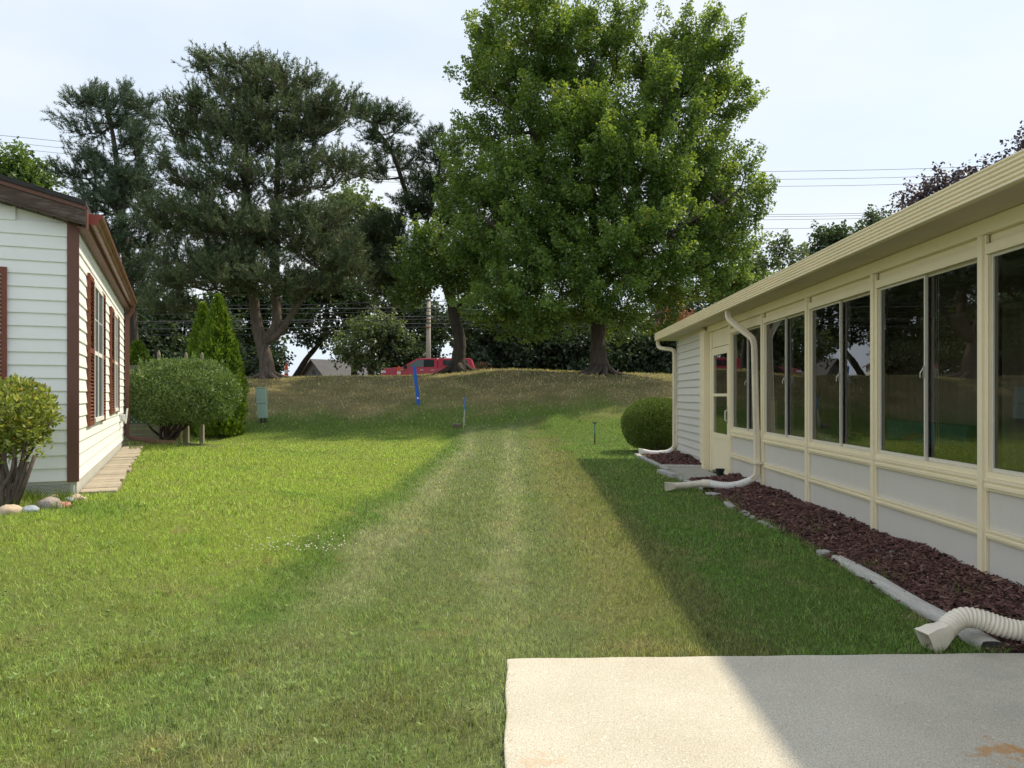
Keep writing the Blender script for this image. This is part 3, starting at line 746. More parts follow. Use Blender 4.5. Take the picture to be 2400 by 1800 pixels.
# ------------------------------------------------------------------ mulch bed, edging, drain pipes
M['mulch'] = mat('mulch_soil', (0.045, 0.022, 0.022), 0.95, 0.35, 20, 0.9, 30)
def local(x, y, z=0.0): return srw @ Vector((x, y, z))
def mulch_z(x, y):
    """height of the mulch surface; x, y in the sunroom frame"""
    t = np.clip((x - BED_X) / -BED_X, 0, 1)
    return 0.02 + 0.115 * t ** 0.8 + 0.012 * np.sin(y * 3.1) * t + 0.010 * np.sin(x * 9 + y * 5)
def in_bed(x, y):
    step_ = (y > 13.0) & (y < 15.15)
    return (x > BED_X - 0.05 * sstep(13, 18, y) - 0.10 * RNG.random(len(x)) ** 3) & ~(step_ & (x > -0.98)) & ~((y > 12.85) & (y <= 13.0) & (x > -0.3))
mv, mf = [], []
def bed_sheet(name, ya, yb, n):
    b = MB(); xs = np.linspace(BED_X - 0.04, -0.002, 9); ys = np.linspace(ya, yb, n)
    for y in ys:
        for x in xs: b.v.append(tuple(local(x, y, float(mulch_z(x, y)) - (0.06 if x == xs[0] else 0.012))))
    for j in range(n - 1):
        for i in range(8): b.f.append((j*9+i, j*9+i+1, (j+1)*9+i+1, (j+1)*9+i))
    return b.build(name, M['mulch'], smooth='all', kind='structure')
bed = bed_sheet('mulch_bed', 4.28, 12.98, 90)
bed2 = bed_sheet('mulch_bed', 15.16, 18.35, 30)
M['chips'] = leaf_mat('mulch_chips', (0.046, 0.022, 0.020), (0.185, 0.100, 0.086), 0.0, rough=0.85, dry=(0.30, 0.20, 0.15), gloss=0.15)
def chips(ya, yb, n, lo, hi):
    x = RNG.uniform(BED_X - 0.10, -0.01, n); y = RNG.uniform(ya, yb, n)
    k = in_bed(x, y); x, y = x[k], y[k]; n = len(x)
    c = np.stack([x, y, mulch_z(x, y) + RNG.uniform(-0.008, 0.016, n)], -1)
    R = np.array(srw.to_3x3()); c = c @ R.T + np.array(srw.translation)
    a = RNG.uniform(0, 2*np.pi, n)
    d = unit(np.stack([np.cos(a), np.sin(a), RNG.normal(0, 0.28, n)], -1)); nr = unit(np.stack([RNG.normal(0, .35, n), RNG.normal(0, .35, n), np.ones(n)], -1))
    s = unit(np.cross(d, nr)); u = np.cross(s, d)
    L = RNG.uniform(lo, hi, n)[:, None]; W = L * RNG.uniform(0.14, 0.36, n)[:, None]; T = W * 0.22
    b1, b2 = c - d * L/2, c + d * L/2
    v = np.stack([b1 - s*W/2 - u*T, b1 + s*W/2 - u*T, b2 + s*W*0.3 - u*T, b2 - s*W*0.35 - u*T,
                  b1 - s*W*0.4 + u*T, b1 + s*W*0.4 + u*T, b2 + s*W*0.22 + u*T, b2 - s*W*0.28 + u*T], 1).reshape(-1, 3)
    i = np.arange(n)[:, None] * 8
    f = np.concatenate([i + [q] for q in ([[4,5,6]], [[4,6,7]], [[0,1,5]], [[0,5,4]], [[1,2,6]], [[1,6,5]], [[2,3,7]], [[2,7,6]], [[3,0,4]], [[3,4,7]])])
    return v, f.reshape(-1, 3), np.repeat(RNG.random(n), 8)
cv, cf, cq = join_np([chips(4.28, 7.5, 7200, 0.018, 0.068), chips(7.5, 13.0, 4200, 0.035, 0.10), chips(15.15, 18.3, 1300, 0.04, 0.11)])
tag(link('mulch_chips', np_mesh('mulch_chips', cv, 3, cq, cf), M['chips'], kind='stuff'), 'dark red brown shredded bark mulch along the sunroom wall', 'mulch')

M['old_timber'] = mat('weathered_timber', (0.60, 0.58, 0.54), 0.9, 0.16, 3, 0.6, 25, stretch=(8, 1, 8), dirt=(0.20, 0.19, 0.17), dirt_amt=0.5, dirt_scale=4)
M['timber_end'] = mat('timber_end', (0.045, 0.042, 0.038), 0.95, 0.3, 20)
def timber(a, b, lab, r=0.05):
    t = thing('landscape_timber', lab, 'timber', a, 0)
    dv = Vector(b) - Vector(a)
    shape = [(max(-0.78, min(0.78, math.cos(q) * 1.1)), math.sin(q) * 1.25) for q in np.linspace(0, 2*math.pi, 14, endpoint=False)]
    pts = [dv * (k / 6) + Vector((0.006 * math.sin(k * 2.1), 0, 0.004 * math.sin(k * 1.7))) for k in range(7)]
    MB().tube(pts, r, shape=shape).build('log', M['old_timber'], t, smooth=True)
    dn = dv.normalized()
    MB().tube([-dn * 0.004, -dn * 0.001], r * 0.97, shape=shape).build('cut_end', M['timber_end'], t)
timber(local(-0.83, 4.33, 0.035), local(-0.745, 6.75, 0.020), 'weathered grey landscape timber edging the mulch beside the patio')
M['edge_stone'] = mat('edging_concrete', (0.42, 0.41, 0.39), 0.9, 0.15, 6, 0.5, 40, dirt=(0.22, 0.21, 0.18), dirt_amt=0.5, dirt_scale=5)
def slab(name, label, cat, c, hx, hy, hz, rz, m, group=None, bevel=0.012, n=1):
    o = MB().box(-hx, hx, -hy, hy, -hz, hz).build(name, m, bevel=bevel)
    o.location = c; o.rotation_euler = (random.uniform(-.02, .02), random.uniform(-.02, .02), rz)
    return tag(o, label, cat, group)
for k in range(5):
    y = 15.0 + 0.78 * k
    slab('edging_stone', ('nearest', 'second nearest', 'middle', 'second farthest', 'farthest')[k] + ' of five pale edging pieces along the far mulch bed', 'edging', local(-0.86 - 0.02 * k, y, 0.028), 0.055, 0.37, 0.035, -0.03 + random.uniform(-.03, .03), M['edge_stone'], 'edging along the far mulch bed')
slab('edging_stone', 'broken concrete edging piece beside the door step', 'edging', local(-0.98, 14.0, 0.03), 0.06, 0.48, 0.04, 0.08, M['edge_stone'])
slab('edging_stone', 'flat pale stone under the corrugated pipe coupling', 'edging', local(-0.80, 11.15, 0.02), 0.07, 0.12, 0.02, 0.3, M['edge_stone'])
slab('edging_stone', 'small pale stone half sunk in the lawn edge', 'edging', local(-0.84, 10.1, 0.015), 0.045, 0.22, 0.02, -0.1, M['edge_stone'])
slab('edging_stone', 'narrow pale edging piece between the near pebbles and the lawn', 'edging', local(-0.80, 8.5, 0.012), 0.04, 0.30, 0.018, 0.02, M['edge_stone'])
slab('edging_stone', 'grass covered edging piece midway along the mulch bed', 'edging', local(-0.81, 9.3, 0.010), 0.04, 0.26, 0.018, -0.03, M['edge_stone'])
slab('edging_stone', 'long pale edging piece just beyond the corrugated pipe', 'edging', local(-0.83, 12.3, 0.018), 0.05, 0.55, 0.022, 0.03, M['edge_stone'])
slab('edging_stone', 'short chipped concrete piece at the far end of the timber', 'edging', local(-0.79, 6.93, 0.03), 0.05, 0.06, 0.03, 0.2, M['edge_stone'])
M['step'] = mat('door_step', (0.36, 0.345, 0.31), 0.9, 0.15, 3, 0.3, 30, dirt=(0.2, 0.19, 0.15), dirt_amt=0.5, dirt_scale=3)
st = MB().box(-0.90, -0.12, -1.03, 1.05, -0.08, 0.035).build('door_step', M['step'], bevel=0.01, kind='structure')
st.location = local(0, 14.08, 0); st.rotation_euler = (0, 0, -0.0272)
slab('timber_edging', 'thin grey timber between door step and far mulch', 'timber', local(-0.45, 15.17, 0.045), 0.42, 0.035, 0.04, -0.03, M['old_timber'])
M['black_plastic'] = mat('black_plastic', (0.012, 0.012, 0.013), 0.4, 0.2, 5)
pot = thing('plant_pot', 'black plastic pot standing at the sunroom door', 'pot', local(-0.20, 13.25, 0.036))
MB().lathe([(0.058, 0), (0.066, 0.125), (0.078, 0.125), (0.080, 0.155), (0.072, 0.155), (0.06, 0.06)], 20).build('body', M['black_plastic'], pot, smooth=True)
# pebbles on the mulch
M['pebble'] = mat('pebble', (0.20, 0.195, 0.19), 0.7, 0.2, 8, objvar=0.3)
def rock_mesh(name, r, flat=0.6, seed=0, n=2):
    bm = bmesh.new(); bmesh.ops.create_icosphere(bm, subdivisions=n, radius=1.0)
    rr = random.Random(seed); ph = [rr.uniform(0, 6) for _ in range(6)]
    for v in bm.verts:
        p = v.co.copy()
        k = 1 + 0.16 * math.sin(2.3*p.x + ph[0]) * math.sin(2.1*p.y + ph[1]) + 0.10 * math.sin(4.3*p.y + ph[2]) * math.sin(3.7*p.z + ph[3]) + 0.07 * math.sin(7*p.x + ph[4]) * math.sin(6*p.z + ph[5]) + 0.04 * math.sin(13*p.y + ph[1]) * math.sin(11*p.x + ph[3])
        v.co = Vector((p.x * k * r, p.y * k * r * (0.75 + 0.2 * rr.random() * 0), p.z * k * r * flat))
    me = bpy.data.meshes.new(name); bm.to_mesh(me); bm.free(); return me
for k, (px, py, r, lab) in enumerate(((2091, 1298, 0.028, 'oval grey pebble on the mulch, largest of the pair below the middle post'), (2117, 1303, 0.024, 'flat grey pebble right of the oval pebble on the mulch'),
                                 (2056, 1294, 0.016, 'tiny round grey pebble left of the oval pebble on the mulch'), (2255, 1333, 0.024, 'round grey pebble on the mulch near the wall by the right post'))):
    t = (py - HORIZON) / F; Yd = (CAM_H - 0.09) / t; p = P(px, py, Yd)
    o = link('pebble', rock_mesh('pebble', r, 0.6, k), M['pebble'], smooth='all'); o.location = (p.x, p.y, p.z + 0.012); tag(o, lab, 'pebble')

def corrugated(path, r, m_out, n=14, pitch=0.020, amp=0.10):
    pts = smooth_path(path, 40)
    d = [0.0]
    for a, b in zip(pts, pts[1:]): d.append(d[-1] + (b - a).length)
    N = int(d[-1] / (pitch / 5)); q, rs, j = [], [], 0
    for k in range(N + 1):
        s = d[-1] * k / N
        while j < len(d) - 2 and d[j + 1] < s: j += 1
        t = (s - d[j]) / max(d[j+1] - d[j], 1e-6); q.append(pts[j].lerp(pts[j+1], t))
        rs.append(r * (1 + amp * (0.5 + 0.5 * math.cos(2 * math.pi * s / pitch)) - amp / 2))
    return MB().tube(q, rs, n)
def hood(p, d, r, m, parent, drop=0.02):
    """flared square outlet with an open mouth"""
    d = Vector(d).normalized(); up = Vector((0, 0, 1)); up = (up - d * up.dot(d)).normalized(); sd = d.cross(up)
    def ring(c, w, h, k=8, roundness=0.0):
        sq = [(-1,-1),(0,-1),(1,-1),(1,0),(1,1),(0,1),(-1,1),(-1,0)]
        ci = [(math.cos(a), math.sin(a)) for a in [math.radians(225 + 45 * i) for i in range(8)]]
        return [Vector(c) + sd * ((x*(1-roundness) + cx*roundness) * w) + up * ((y*(1-roundness) + cy_*roundness) * h) for (x, y), (cx, cy_) in zip(sq, ci)]
    p = Vector(p)
    rings = [ring(p, r, r, roundness=1.0), ring(p + d*0.03, r*1.03, r*1.03, roundness=0.8), ring(p + d*0.075, r*0.9, r*1.1, roundness=0.1), ring(p + d*0.13, r*0.92, r*1.18, roundness=0.05), ring(p + d*0.131, r*0.98, r*1.24, roundness=0.05), ring(p + d*0.15, r*0.98, r*1.24, roundness=0.05),
             ring(p + d*0.15, r*0.86, r*1.1, roundness=0.05), ring(p + d*0.06, r*0.8, r*0.95, roundness=0.1)]
    b = MB(); o = 0
    for rg in rings: b.v += [tuple(v) for v in rg]
    for k in range(len(rings) - 1):
        for i in range(8): b.f.append((k*8+i, k*8+(i+1)%8, (k+1)*8+(i+1)%8, (k+1)*8+i))
    b.f.append(tuple(range(8))[::-1]); b.f.append(tuple((len(rings)-1)*8 + i for i in range(8)))
    return b.build('outlet', m, parent, smooth=True)
M['pipe_beige'] = mat('pipe_beige', (0.80, 0.73, 0.61), 0.5, 0.06, 6, dirt=(0.45, 0.38, 0.30), dirt_amt=0.3, dirt_scale=7)
M['pipe_tan'] = mat('pipe_tan', (0.72, 0.65, 0.54), 0.5, 0.08, 6, dirt=(0.40, 0.33, 0.26), dirt_amt=0.4, dirt_scale=7)
# near pipe, over the timber by the patio
o3 = Vector((2.50, 4.43, 0.115))
dp3 = thing('drain_pipe', 'cream corrugated drain pipe bent over the timber beside the patio', 'drain pipe', o3)
corrugated([Vector(p) - o3 for p in ((2.50, 4.43, 0.115), (2.56, 4.455, 0.150), (2.63, 4.465, 0.175), (2.72, 4.45, 0.165), (2.86, 4.41, 0.125), (3.05, 4.36, 0.11), (3.25, 4.28, 0.14), (3.395, 4.08, 0.24))], 0.057, None, 18, 0.024, 0.14).build('corrugated_tube', M['pipe_beige'], dp3, smooth='all')
hood((0.005, 0, 0), (-0.85, -0.18, -0.42), 0.058, M['pipe_beige'], dp3)
# middle pipe across the bed
o2 = local(-0.20, 11.41, 0.20)
dp2 = thing('drain_pipe', 'tan corrugated drain pipe with a plain coupling lying across mulch and lawn', 'drain pipe', o2)
L2 = lambda *p: local(*p) - o2
MB().tube([L2(-0.19, 11.41, 0.205), L2(-0.27, 11.41, 0.165)], [0.05, 0.056], 12).build('collar', M['spout_white'], dp2, smooth=True)
corrugated([L2(-0.26, 11.41, 0.17), L2(-0.36, 11.40, 0.135), L2(-0.50, 11.40, 0.115), L2(-0.64, 11.46, 0.115), L2(-0.76, 11.54, 0.13)], 0.056, None, 14, 0.030, 0.20).build('corrugated_tube', M['spout_white'], dp2, smooth='all')
MB().tube([L2(-0.755, 11.535, 0.13), L2(-0.87, 11.60, 0.13)], 0.061, 16).build('coupling', M['pipe_tan'], dp2, smooth=True)
corrugated([L2(-0.865, 11.598, 0.13), L2(-0.98, 11.63, 0.11), L2(-1.12, 11.64, 0.09), L2(-1.28, 11.62, 0.085)], 0.052, None, 14, 0.030, 0.17).build('corrugated_tube', M['pipe_tan'], dp2, smooth='all')
hood(L2(-1.27, 11.62, 0.085), srw.to_3x3() @ Vector((-1, -0.08, -0.05)), 0.052, M['pipe_tan'], dp2)
# far pipe at the siding corner
o1 = local(-0.14, 18.14, 0.18)
dp1 = thing('drain_pipe', 'white drain pipe curving from the far downspout to the lawn', 'drain pipe', o1)
L1 = lambda *p: local(*p) - o1
MB().tube(smooth_path([L1(-0.12, 18.14, 0.19), L1(-0.24, 18.16, 0.115), L1(-0.42, 18.22, 0.085), L1(-0.62, 18.30, 0.085), L1(-0.76, 18.34, 0.11)]), 0.058, 14).build('tube', M['spout_white'], dp1, smooth=True)
MB().tube([L1(-0.36, 18.20, 0.09), L1(-0.42, 18.22, 0.085)], 0.063, 14).build('coupling', M['spout_white'], dp1, smooth=True)
hood(L1(-0.75, 18.34, 0.108), srw.to_3x3() @ Vector((-1, 0.1, 0.05)), 0.058, M['spout_white'], dp1)

# ------------------------------------------------------------------ white house (left)
M['white_siding'] = mat('white_siding', (0.88, 0.885, 0.875), 0.55, 0.03, 1.5, 0.04, 30, objvar=0.015, dirt=(0.62, 0.60, 0.54), dirt_amt=0.18, dirt_scale=1.2, stretch=(1, 0.4, 1))
M['brown_trim'] = mat('brown_trim', (0.150, 0.068, 0.050), 0.55, 0.08, 3)
M['brown_gutter'] = mat('brown_gutter', (0.185, 0.088, 0.064), 0.4, 0.08, 3)
M['red_cap'] = mat('red_end_cap', (0.30, 0.062, 0.040), 0.5, 0.1, 5)
M['shutter'] = mat('shutter_red_brown', (0.19, 0.055, 0.032), 0.5, 0.08, 5)
M['rake'] = mat('weathered_rake', (0.075, 0.048, 0.036), 0.7, 0.25, 3, 0.2, 30, dirt=(0.30, 0.27, 0.24), dirt_amt=0.5, dirt_scale=5, stretch=(1, 6, 6))
M['shingle'] = mat('shingle', (0.045, 0.042, 0.042), 0.95, 0.3, 8, 0.5, 60)
M['skirt'] = mat('skirt_metal', (0.50, 0.50, 0.47), 0.6, 0.08, 4, dirt=(0.35, 0.3, 0.22), dirt_amt=0.4)
M['hole_room'] = mat('hole_and_room_black', (0.02, 0.02, 0.02), 0.9, 0.1, 4)
M['white_paint'] = mat('white_paint', (0.78, 0.78, 0.76), 0.5, 0.04, 3)
GZ0 = 0.41
HROT = math.atan2(0.4032, 0.9151)
lh = thing('white_house', 'white sided house with brown trim and louvered shutters', 'house', (WALL_C[0], WALL_C[1], GZ0), HROT)
WT, WB = 2.85, 0.155                                              # wall top and bottom above its ground
NBL = 20; exl = (WT - WB) / NBL
PITCH = 0.25
MB().box(-HOUSE_W + 0.02, -0.022, 0.022, HOUSE_L - 0.02, 0.0, WT).build('wall_core', M['white_siding'], lh)
MB().prism([(-HOUSE_W + 0.02, WT + 0.001), (-0.022, WT + 0.001), (-HOUSE_W / 2, WT + PITCH * HOUSE_W / 2)], 0.022, HOUSE_L - 0.02).build('gable_core', M['white_siding'], lh)
def sprof(inn): return [(inn, 0.0), (0.016, 0.0), (0.016, 0.010), (0.0, exl + 0.005), (inn, exl + 0.005)]
sb = MB().prism(sprof(-0.021), 0.012, HOUSE_L - 0.001).mesh('siding_board'); sb.materials.append(M['white_siding'])
for k in range(NBL): link('siding_board', sb, None, lh, loc=(0, 0, WB + k * exl))
def fprof(inn): return [(-q, z) for q, z in sprof(inn)]            # front boards face -y
fb = MB().prism([(-x, z) for x, z in sprof(-0.021)], -HOUSE_W, -0.088, 'x').mesh('siding_board'); fb.materials.append(M['white_siding'])
for k in range(NBL): link('siding_board', fb, None, lh, loc=(0, 0, WB + k * exl))
for k in range(6):                                                 # gable courses, cut by the roof slope
    z = WT + k * exl; cut = (z + exl - WT) / PITCH
    if cut < HOUSE_W / 2 - 0.1:
        MB().prism([(-x, zz) for x, zz in sprof(-0.021)], -HOUSE_W + cut, -cut - 0.01, 'x').build('siding_board', M['white_siding'], lh, loc=(0, 0, z))
# corner trim: front leaf and side leaf
MB().box(-0.087, 0.022, -0.024, 0.011, WB - 0.01, WT + 0.03).build('corner_trim', M['brown_trim'], lh)
MB().box(-0.02, 0.024, HOUSE_L, HOUSE_L + 0.03, WB, WT).build('corner_trim', M['brown_trim'], lh)
# perforated skirting
MB().box(-HOUSE_W, -0.03, 0.0, 0.02, 0.0, WB - 0.002).build('skirting', M['skirt'], lh)
MB().box(-0.028, -0.004, 0.03, HOUSE_L, 0.0, WB - 0.002).build('skirting', M['skirt'], lh)
hb_ = MB()
for r in range(7):
    for c in range(80):
        x = -0.06 - c * 0.022 - (r % 2) * 0.011
        hb_.add([(x, -0.0015, 0.030 + r * 0.014), (x - 0.012, -0.0015, 0.030 + r * 0.014), (x - 0.012, -0.0015, 0.036 + r * 0.014), (x, -0.0015, 0.036 + r * 0.014)], [(0, 3, 2, 1)][:1])
hb_.build('skirting_holes', M['hole_room'], lh, kind='stuff')
# roof: two slopes, rake boards, eave soffit
OVE, OVR, TH = 0.10, 0.16, 0.05
def slope(side):
    e = OVE
    if side > 0: prof = [(e, WT - PITCH * e + 0.20), (e, WT - PITCH * e + 0.20 + TH), (-HOUSE_W/2, WT + PITCH*HOUSE_W/2 + 0.20 + TH), (-HOUSE_W/2, WT + PITCH*HOUSE_W/2 + 0.20)]
    else: prof = [(-HOUSE_W - e, WT - PITCH * e + 0.20), (-HOUSE_W/2 - 0.001, WT + PITCH*HOUSE_W/2 + 0.20), (-HOUSE_W/2 - 0.001, WT + PITCH*HOUSE_W/2 + 0.20 + TH), (-HOUSE_W - e, WT - PITCH * e + 0.20 + TH)]
    return MB().prism(prof, -OVR - 0.03, HOUSE_L + OVR)
rf = slope(1).build('roof', M['shingle'], lh); slope(-1).build('roof', M['shingle'], lh)
def rake(z0, z1, y0, y1, m, name):
    b = MB()
    b.prism([(OVE - 0.005, WT - PITCH*OVE + z0), (OVE - 0.005, WT - PITCH*OVE + z1), (-HOUSE_W/2, WT + PITCH*HOUSE_W/2 + z1), (-HOUSE_W/2, WT + PITCH*HOUSE_W/2 + z0)], y0, y1)
    return b.build(name, m, lh)
rake(0.02, 0.155, -OVR, -OVR + 0.03, M['rake'], 'rake_board')
rake(0.157, 0.198, -OVR - 0.012, -OVR + 0.03, M['brown_trim'], 'rake_trim')
rake(0.0, 0.018, -OVR + 0.005, 0.02, M['rake'], 'rake_soffit')
b = MB()
for k in range(26):
    x = OVE - 0.02 - k * 0.14
    b.box(x - 0.012, x, -OVR + 0.006, -0.026, WT - PITCH * x - 0.012, WT - PITCH * x - 0.001)
b.build('soffit_ribs', M['rake'], lh)
MB().box(0.0165, OVE - 0.006, -OVR + 0.04, HOUSE_L + OVR - 0.02, WT - 0.052, WT - 0.035).build('eave_soffit', M['brown_trim'], lh)
MB().box(OVE - 0.005, OVE + 0.012, -OVR, HOUSE_L + OVR, WT - 0.05, WT + 0.145).build('eave_fascia', M['brown_trim'], lh)
# gutter with joint bands and a red end cap
g0 = OVE + 0.013
gp = [(g0, WT + 0.015), (g0 + 0.065, WT + 0.005), (g0 + 0.09, WT + 0.030), (g0 + 0.093, WT + 0.065), (g0 + 0.128, WT + 0.088), (g0 + 0.135, WT + 0.12), (g0 + 0.128, WT + 0.122), (g0 + 0.12, WT + 0.095), (g0 + 0.086, WT + 0.07), (g0 + 0.083, WT + 0.036), (g0 + 0.06, WT + 0.013), (g0 + 0.004, WT + 0.022), (g0 + 0.004, WT + 0.12), (g0, WT + 0.12)]
gt = MB().prism(gp, -0.02, HOUSE_L + OVR).build('gutter', M['brown_gutter'], lh)
cap = gp[:6] + [(g0, WT + 0.12)]
MB().prism(cap, -0.026, -0.021).build('end_cap', M['red_cap'], gt)
MB().prism(cap, HOUSE_L + OVR + 0.001, HOUSE_L + OVR + 0.006).build('end_cap', M['brown_gutter'], gt)
for k in range(11):
    y = 0.35 + k * 0.78
    MB().prism([(x + 0.003, z - 0.002) for x, z in gp[:6]] + [(g0 + 0.1355, WT + 0.125)] + [(x + 0.0008, z - 0.0006) for x, z in gp[:6]][::-1], y, y + 0.012).build('joint_band', M['brown_trim'], gt)
# side windows: frame, two sashes, muntins, panes, louvered shutters
def shutter(y0, y1, z0, z1, parent):
    s = MB().box(0.018, 0.045, y0, y0 + 0.045, z0, z1).box(0.018, 0.045, y1 - 0.045, y1, z0, z1)
    for z in (z0, (z0 + z1) / 2 - 0.03, z1 - 0.06): s.box(0.018, 0.043, y0 + 0.045, y1 - 0.045, z, z + 0.06)
    o = s.build('shutter', M['shutter'], parent)
    lv = MB().obox((0.032, (y0 + y1) / 2, 0), (0.016, 0, -0.010), (0, (y1 - y0) / 2 - 0.046, 0), (0.0015, 0, 0.0025)).mesh('louver'); lv.materials.append(M['shutter'])
    n = int((z1 - z0 - 0.15) / 0.042)
    for k in range(n):
        z = z0 + 0.085 + k * 0.042
        if abs(z - (z0 + z1) / 2) > 0.045 and z < z1 - 0.075: link('louver', lv, None, o, loc=(0, 0, z))
def side_window(sy0, wy0, wy1, sy1, z0, z1, lab):
    w = bpy.data.objects.new('window', None); COL.objects.link(w); w.parent = lh; w['label'] = lab
    for a, b_ in ((sy0, wy0 - 0.012), (wy1 + 0.012, sy1)): shutter(a, b_, z0 - 0.03, z1 + 0.03, w)
    f = MB().box(0.017, 0.05, wy0, wy1, z1 - 0.05, z1).box(0.017, 0.06, wy0, wy1, z0, z0 + 0.05).box(0.017, 0.05, wy0, wy0 + 0.05, z0 + 0.05, z1 - 0.05).box(0.017, 0.05, wy1 - 0.05, wy1, z0 + 0.05, z1 - 0.05)
    f.box(0.017, 0.042, (wy0 + wy1) / 2 - 0.03, (wy0 + wy1) / 2 + 0.03, z0 + 0.05, z1 - 0.05)
    f.build('frame', M['white_paint'], w)
    zm = (z0 + z1) / 2
    for h0, h1 in ((wy0 + 0.05, (wy0 + wy1) / 2 - 0.03), ((wy0 + wy1) / 2 + 0.03, wy1 - 0.05)):
        MB().box(0.017, 0.038, h0, h1, zm - 0.025, zm + 0.025).build('meeting_rail', M['white_paint'], w)
        for za, zb in ((z0 + 0.05, zm - 0.025), (zm + 0.025, z1 - 0.05)):
            MB().add([(0.030, h0, za), (0.030, h1, za), (0.030, h1, zb), (0.030, h0, zb)], [(0, 1, 2, 3)]).build('pane', M['pane_dark'] if za > zm else M['screen'], w)
        mt = MB()
        for q in (1, 2): mt.box(0.031, 0.034, h0 + (h1 - h0) * q / 3 - 0.005, h0 + (h1 - h0) * q / 3 + 0.005, zm + 0.025, z1 - 0.05)
        mt.box(0.031, 0.0335, h0, h1, zm + 0.42, zm + 0.43).build('muntin', M['white_paint'], w)
    MB().box(0.0162, 0.0168, wy0 + 0.05, wy1 - 0.05, z0 + 0.05, z1 - 0.05).build('room_dark_sheet', M['hole_room'], w)  # flat black sheet standing in for the unlit room behind the panes
M['pane_dark'] = mat('dark_pane', (0.020, 0.022, 0.026), 0.95, 0.1, 4, spec=0.02)  # matt dark fill for the upper panes
M['screen'] = mat('insect_screen', (0.075, 0.082, 0.09), 0.95, 0.1, 4, spec=0.02)
M['lh_glass'] = glass_mat('house_glass', (0.7, 0.72, 0.73), 1.28)
kk = 1.0928
def along(Y): return (Y - 8.10) * kk
side_window(along(8.92), along(9.42), along(10.55), along(11.0), 0.72, 2.45, 'tall window with louvered shutters nearest the corner')
side_window(along(12.05), along(12.62), along(13.35), along(13.85), 0.78, 2.42, 'narrower shuttered window near the far downspout')
# front shutter, just inside the frame edge, and its window
fw = bpy.data.objects.new('window', None); COL.objects.link(fw); fw.parent = lh; fw['label'] = 'front window with red brown louvered shutter'
fs = MB().box(-0.99, -0.945, -0.045, -0.018, 0.92, 2.36).box(-0.665, -0.62, -0.045, -0.018, 0.92, 2.36)
for z in (0.92, 1.62, 2.30): fs.box(-0.945, -0.665, -0.043, -0.018, z, z + 0.06)
fsh = fs.build('shutter', M['shutter'], fw)
flv = MB().obox((-0.805, -0.032, 0), (0, -0.016, -0.010), (0.139, 0, 0), (0, -0.0015, 0.0025)).mesh('louver'); flv.materials.append(M['shutter'])
for k in range(31):
    z = 1.005 + k * 0.042
    if abs(z - 1.65) > 0.045: link('louver', flv, None, fsh, loc=(0, 0, z))
MB().box(-2.1, -1.0, -0.05, -0.017, 0.95, 1.0).box(-2.1, -1.0, -0.05, -0.017, 2.28, 2.33).box(-2.1, -2.05, -0.05, -0.017, 1.0, 2.28).box(-1.05, -1.0, -0.05, -0.017, 1.0, 2.28).build('frame', M['white_paint'], fw)
MB().add([(-2.05, -0.03, 1.0), (-1.05, -0.03, 1.0), (-1.05, -0.03, 2.28), (-2.05, -0.03, 2.28)], [(0, 1, 2, 3)]).build('pane', M['lh_glass'], fw)
# downspout at the far corner, running out along the ground
ds = MB().tube([(0.17, HOUSE_L - 0.05, WT + 0.02), (0.17, HOUSE_L - 0.05, WT - 0.06), (0.14, HOUSE_L - 0.02, WT - 0.12), (0.07, HOUSE_L - 0.02, WT - 0.22), (0.065, HOUSE_L - 0.02, 0.34), (0.075, HOUSE_L - 0.02, 0.24), (0.12, HOUSE_L - 0.02, 0.18), (0.60, HOUSE_L + 0.0, 0.09), (0.95, HOUSE_L + 0.0, 0.06)], 0.042, shape=RECT, up=(1, 0, 0)).build('downspout', M['brown_trim'], lh, smooth=True)
# white dryer vent hood on the side wall
vt = MB().tube([(0.017, 6.95, 0.62), (0.10, 6.95, 0.62)], [0.06, 0.075], 14)
vt.obox((0.12, 6.95, 0.66), (0.012, 0, 0.0), (0, 0.085, 0), (0.015, 0, 0.14)).box(0.017, 0.03, 6.85, 7.05, 0.52, 0.72)
vt.build('dryer_vent', M['white_paint'], lh, smooth=True)

# stepping pavers along the wall base
M['paver'] = mat('paver_concrete', (0.40, 0.345, 0.265), 0.9, 0.14, 5, 0.4, 30, objvar=0.14, dirt=(0.17, 0.145, 0.11), dirt_amt=0.85, dirt_scale=4)
lhw = Matrix.Translation((WALL_C[0], WALL_C[1], GZ0)) @ Matrix.Rotation(HROT, 4, 'Z')
ORD = 'second third fourth fifth sixth seventh eighth ninth tenth eleventh twelfth thirteenth fourteenth fifteenth sixteenth seventeenth eighteenth nineteenth twentieth twenty-first twenty-second twenty-third twenty-fourth twenty-fifth twenty-sixth twenty-seventh twenty-eighth twenty-ninth thirtieth thirty-first thirty-second thirty-third thirty-fourth thirty-fifth thirty-sixth thirty-seventh thirty-eighth thirty-ninth fortieth'.split()
yy = 0.02; k = 0
while yy < 8.3:
    ln = random.choice((0.20, 0.30, 0.40, 0.30))
    o = MB().box(-0.17, 0.17 + random.uniform(-.02, .03), -ln / 2 + 0.006, ln / 2 - 0.006, -0.06, 0.032 + random.uniform(-.006, .006)).build('paver', M['paver'], bevel=0.008)
    o.location = lhw @ Vector((0.19, yy + ln / 2, 0.0)); o.rotation_euler = (0, 0, HROT + random.uniform(-.02, .02))
    tag(o, 'end paver of the wall path, at the white house corner' if k == 0 else ORD[k - 1] + ' paver from the white house corner along its side wall', 'paver', 'pavers along the white house wall')
    yy += ln; k += 1
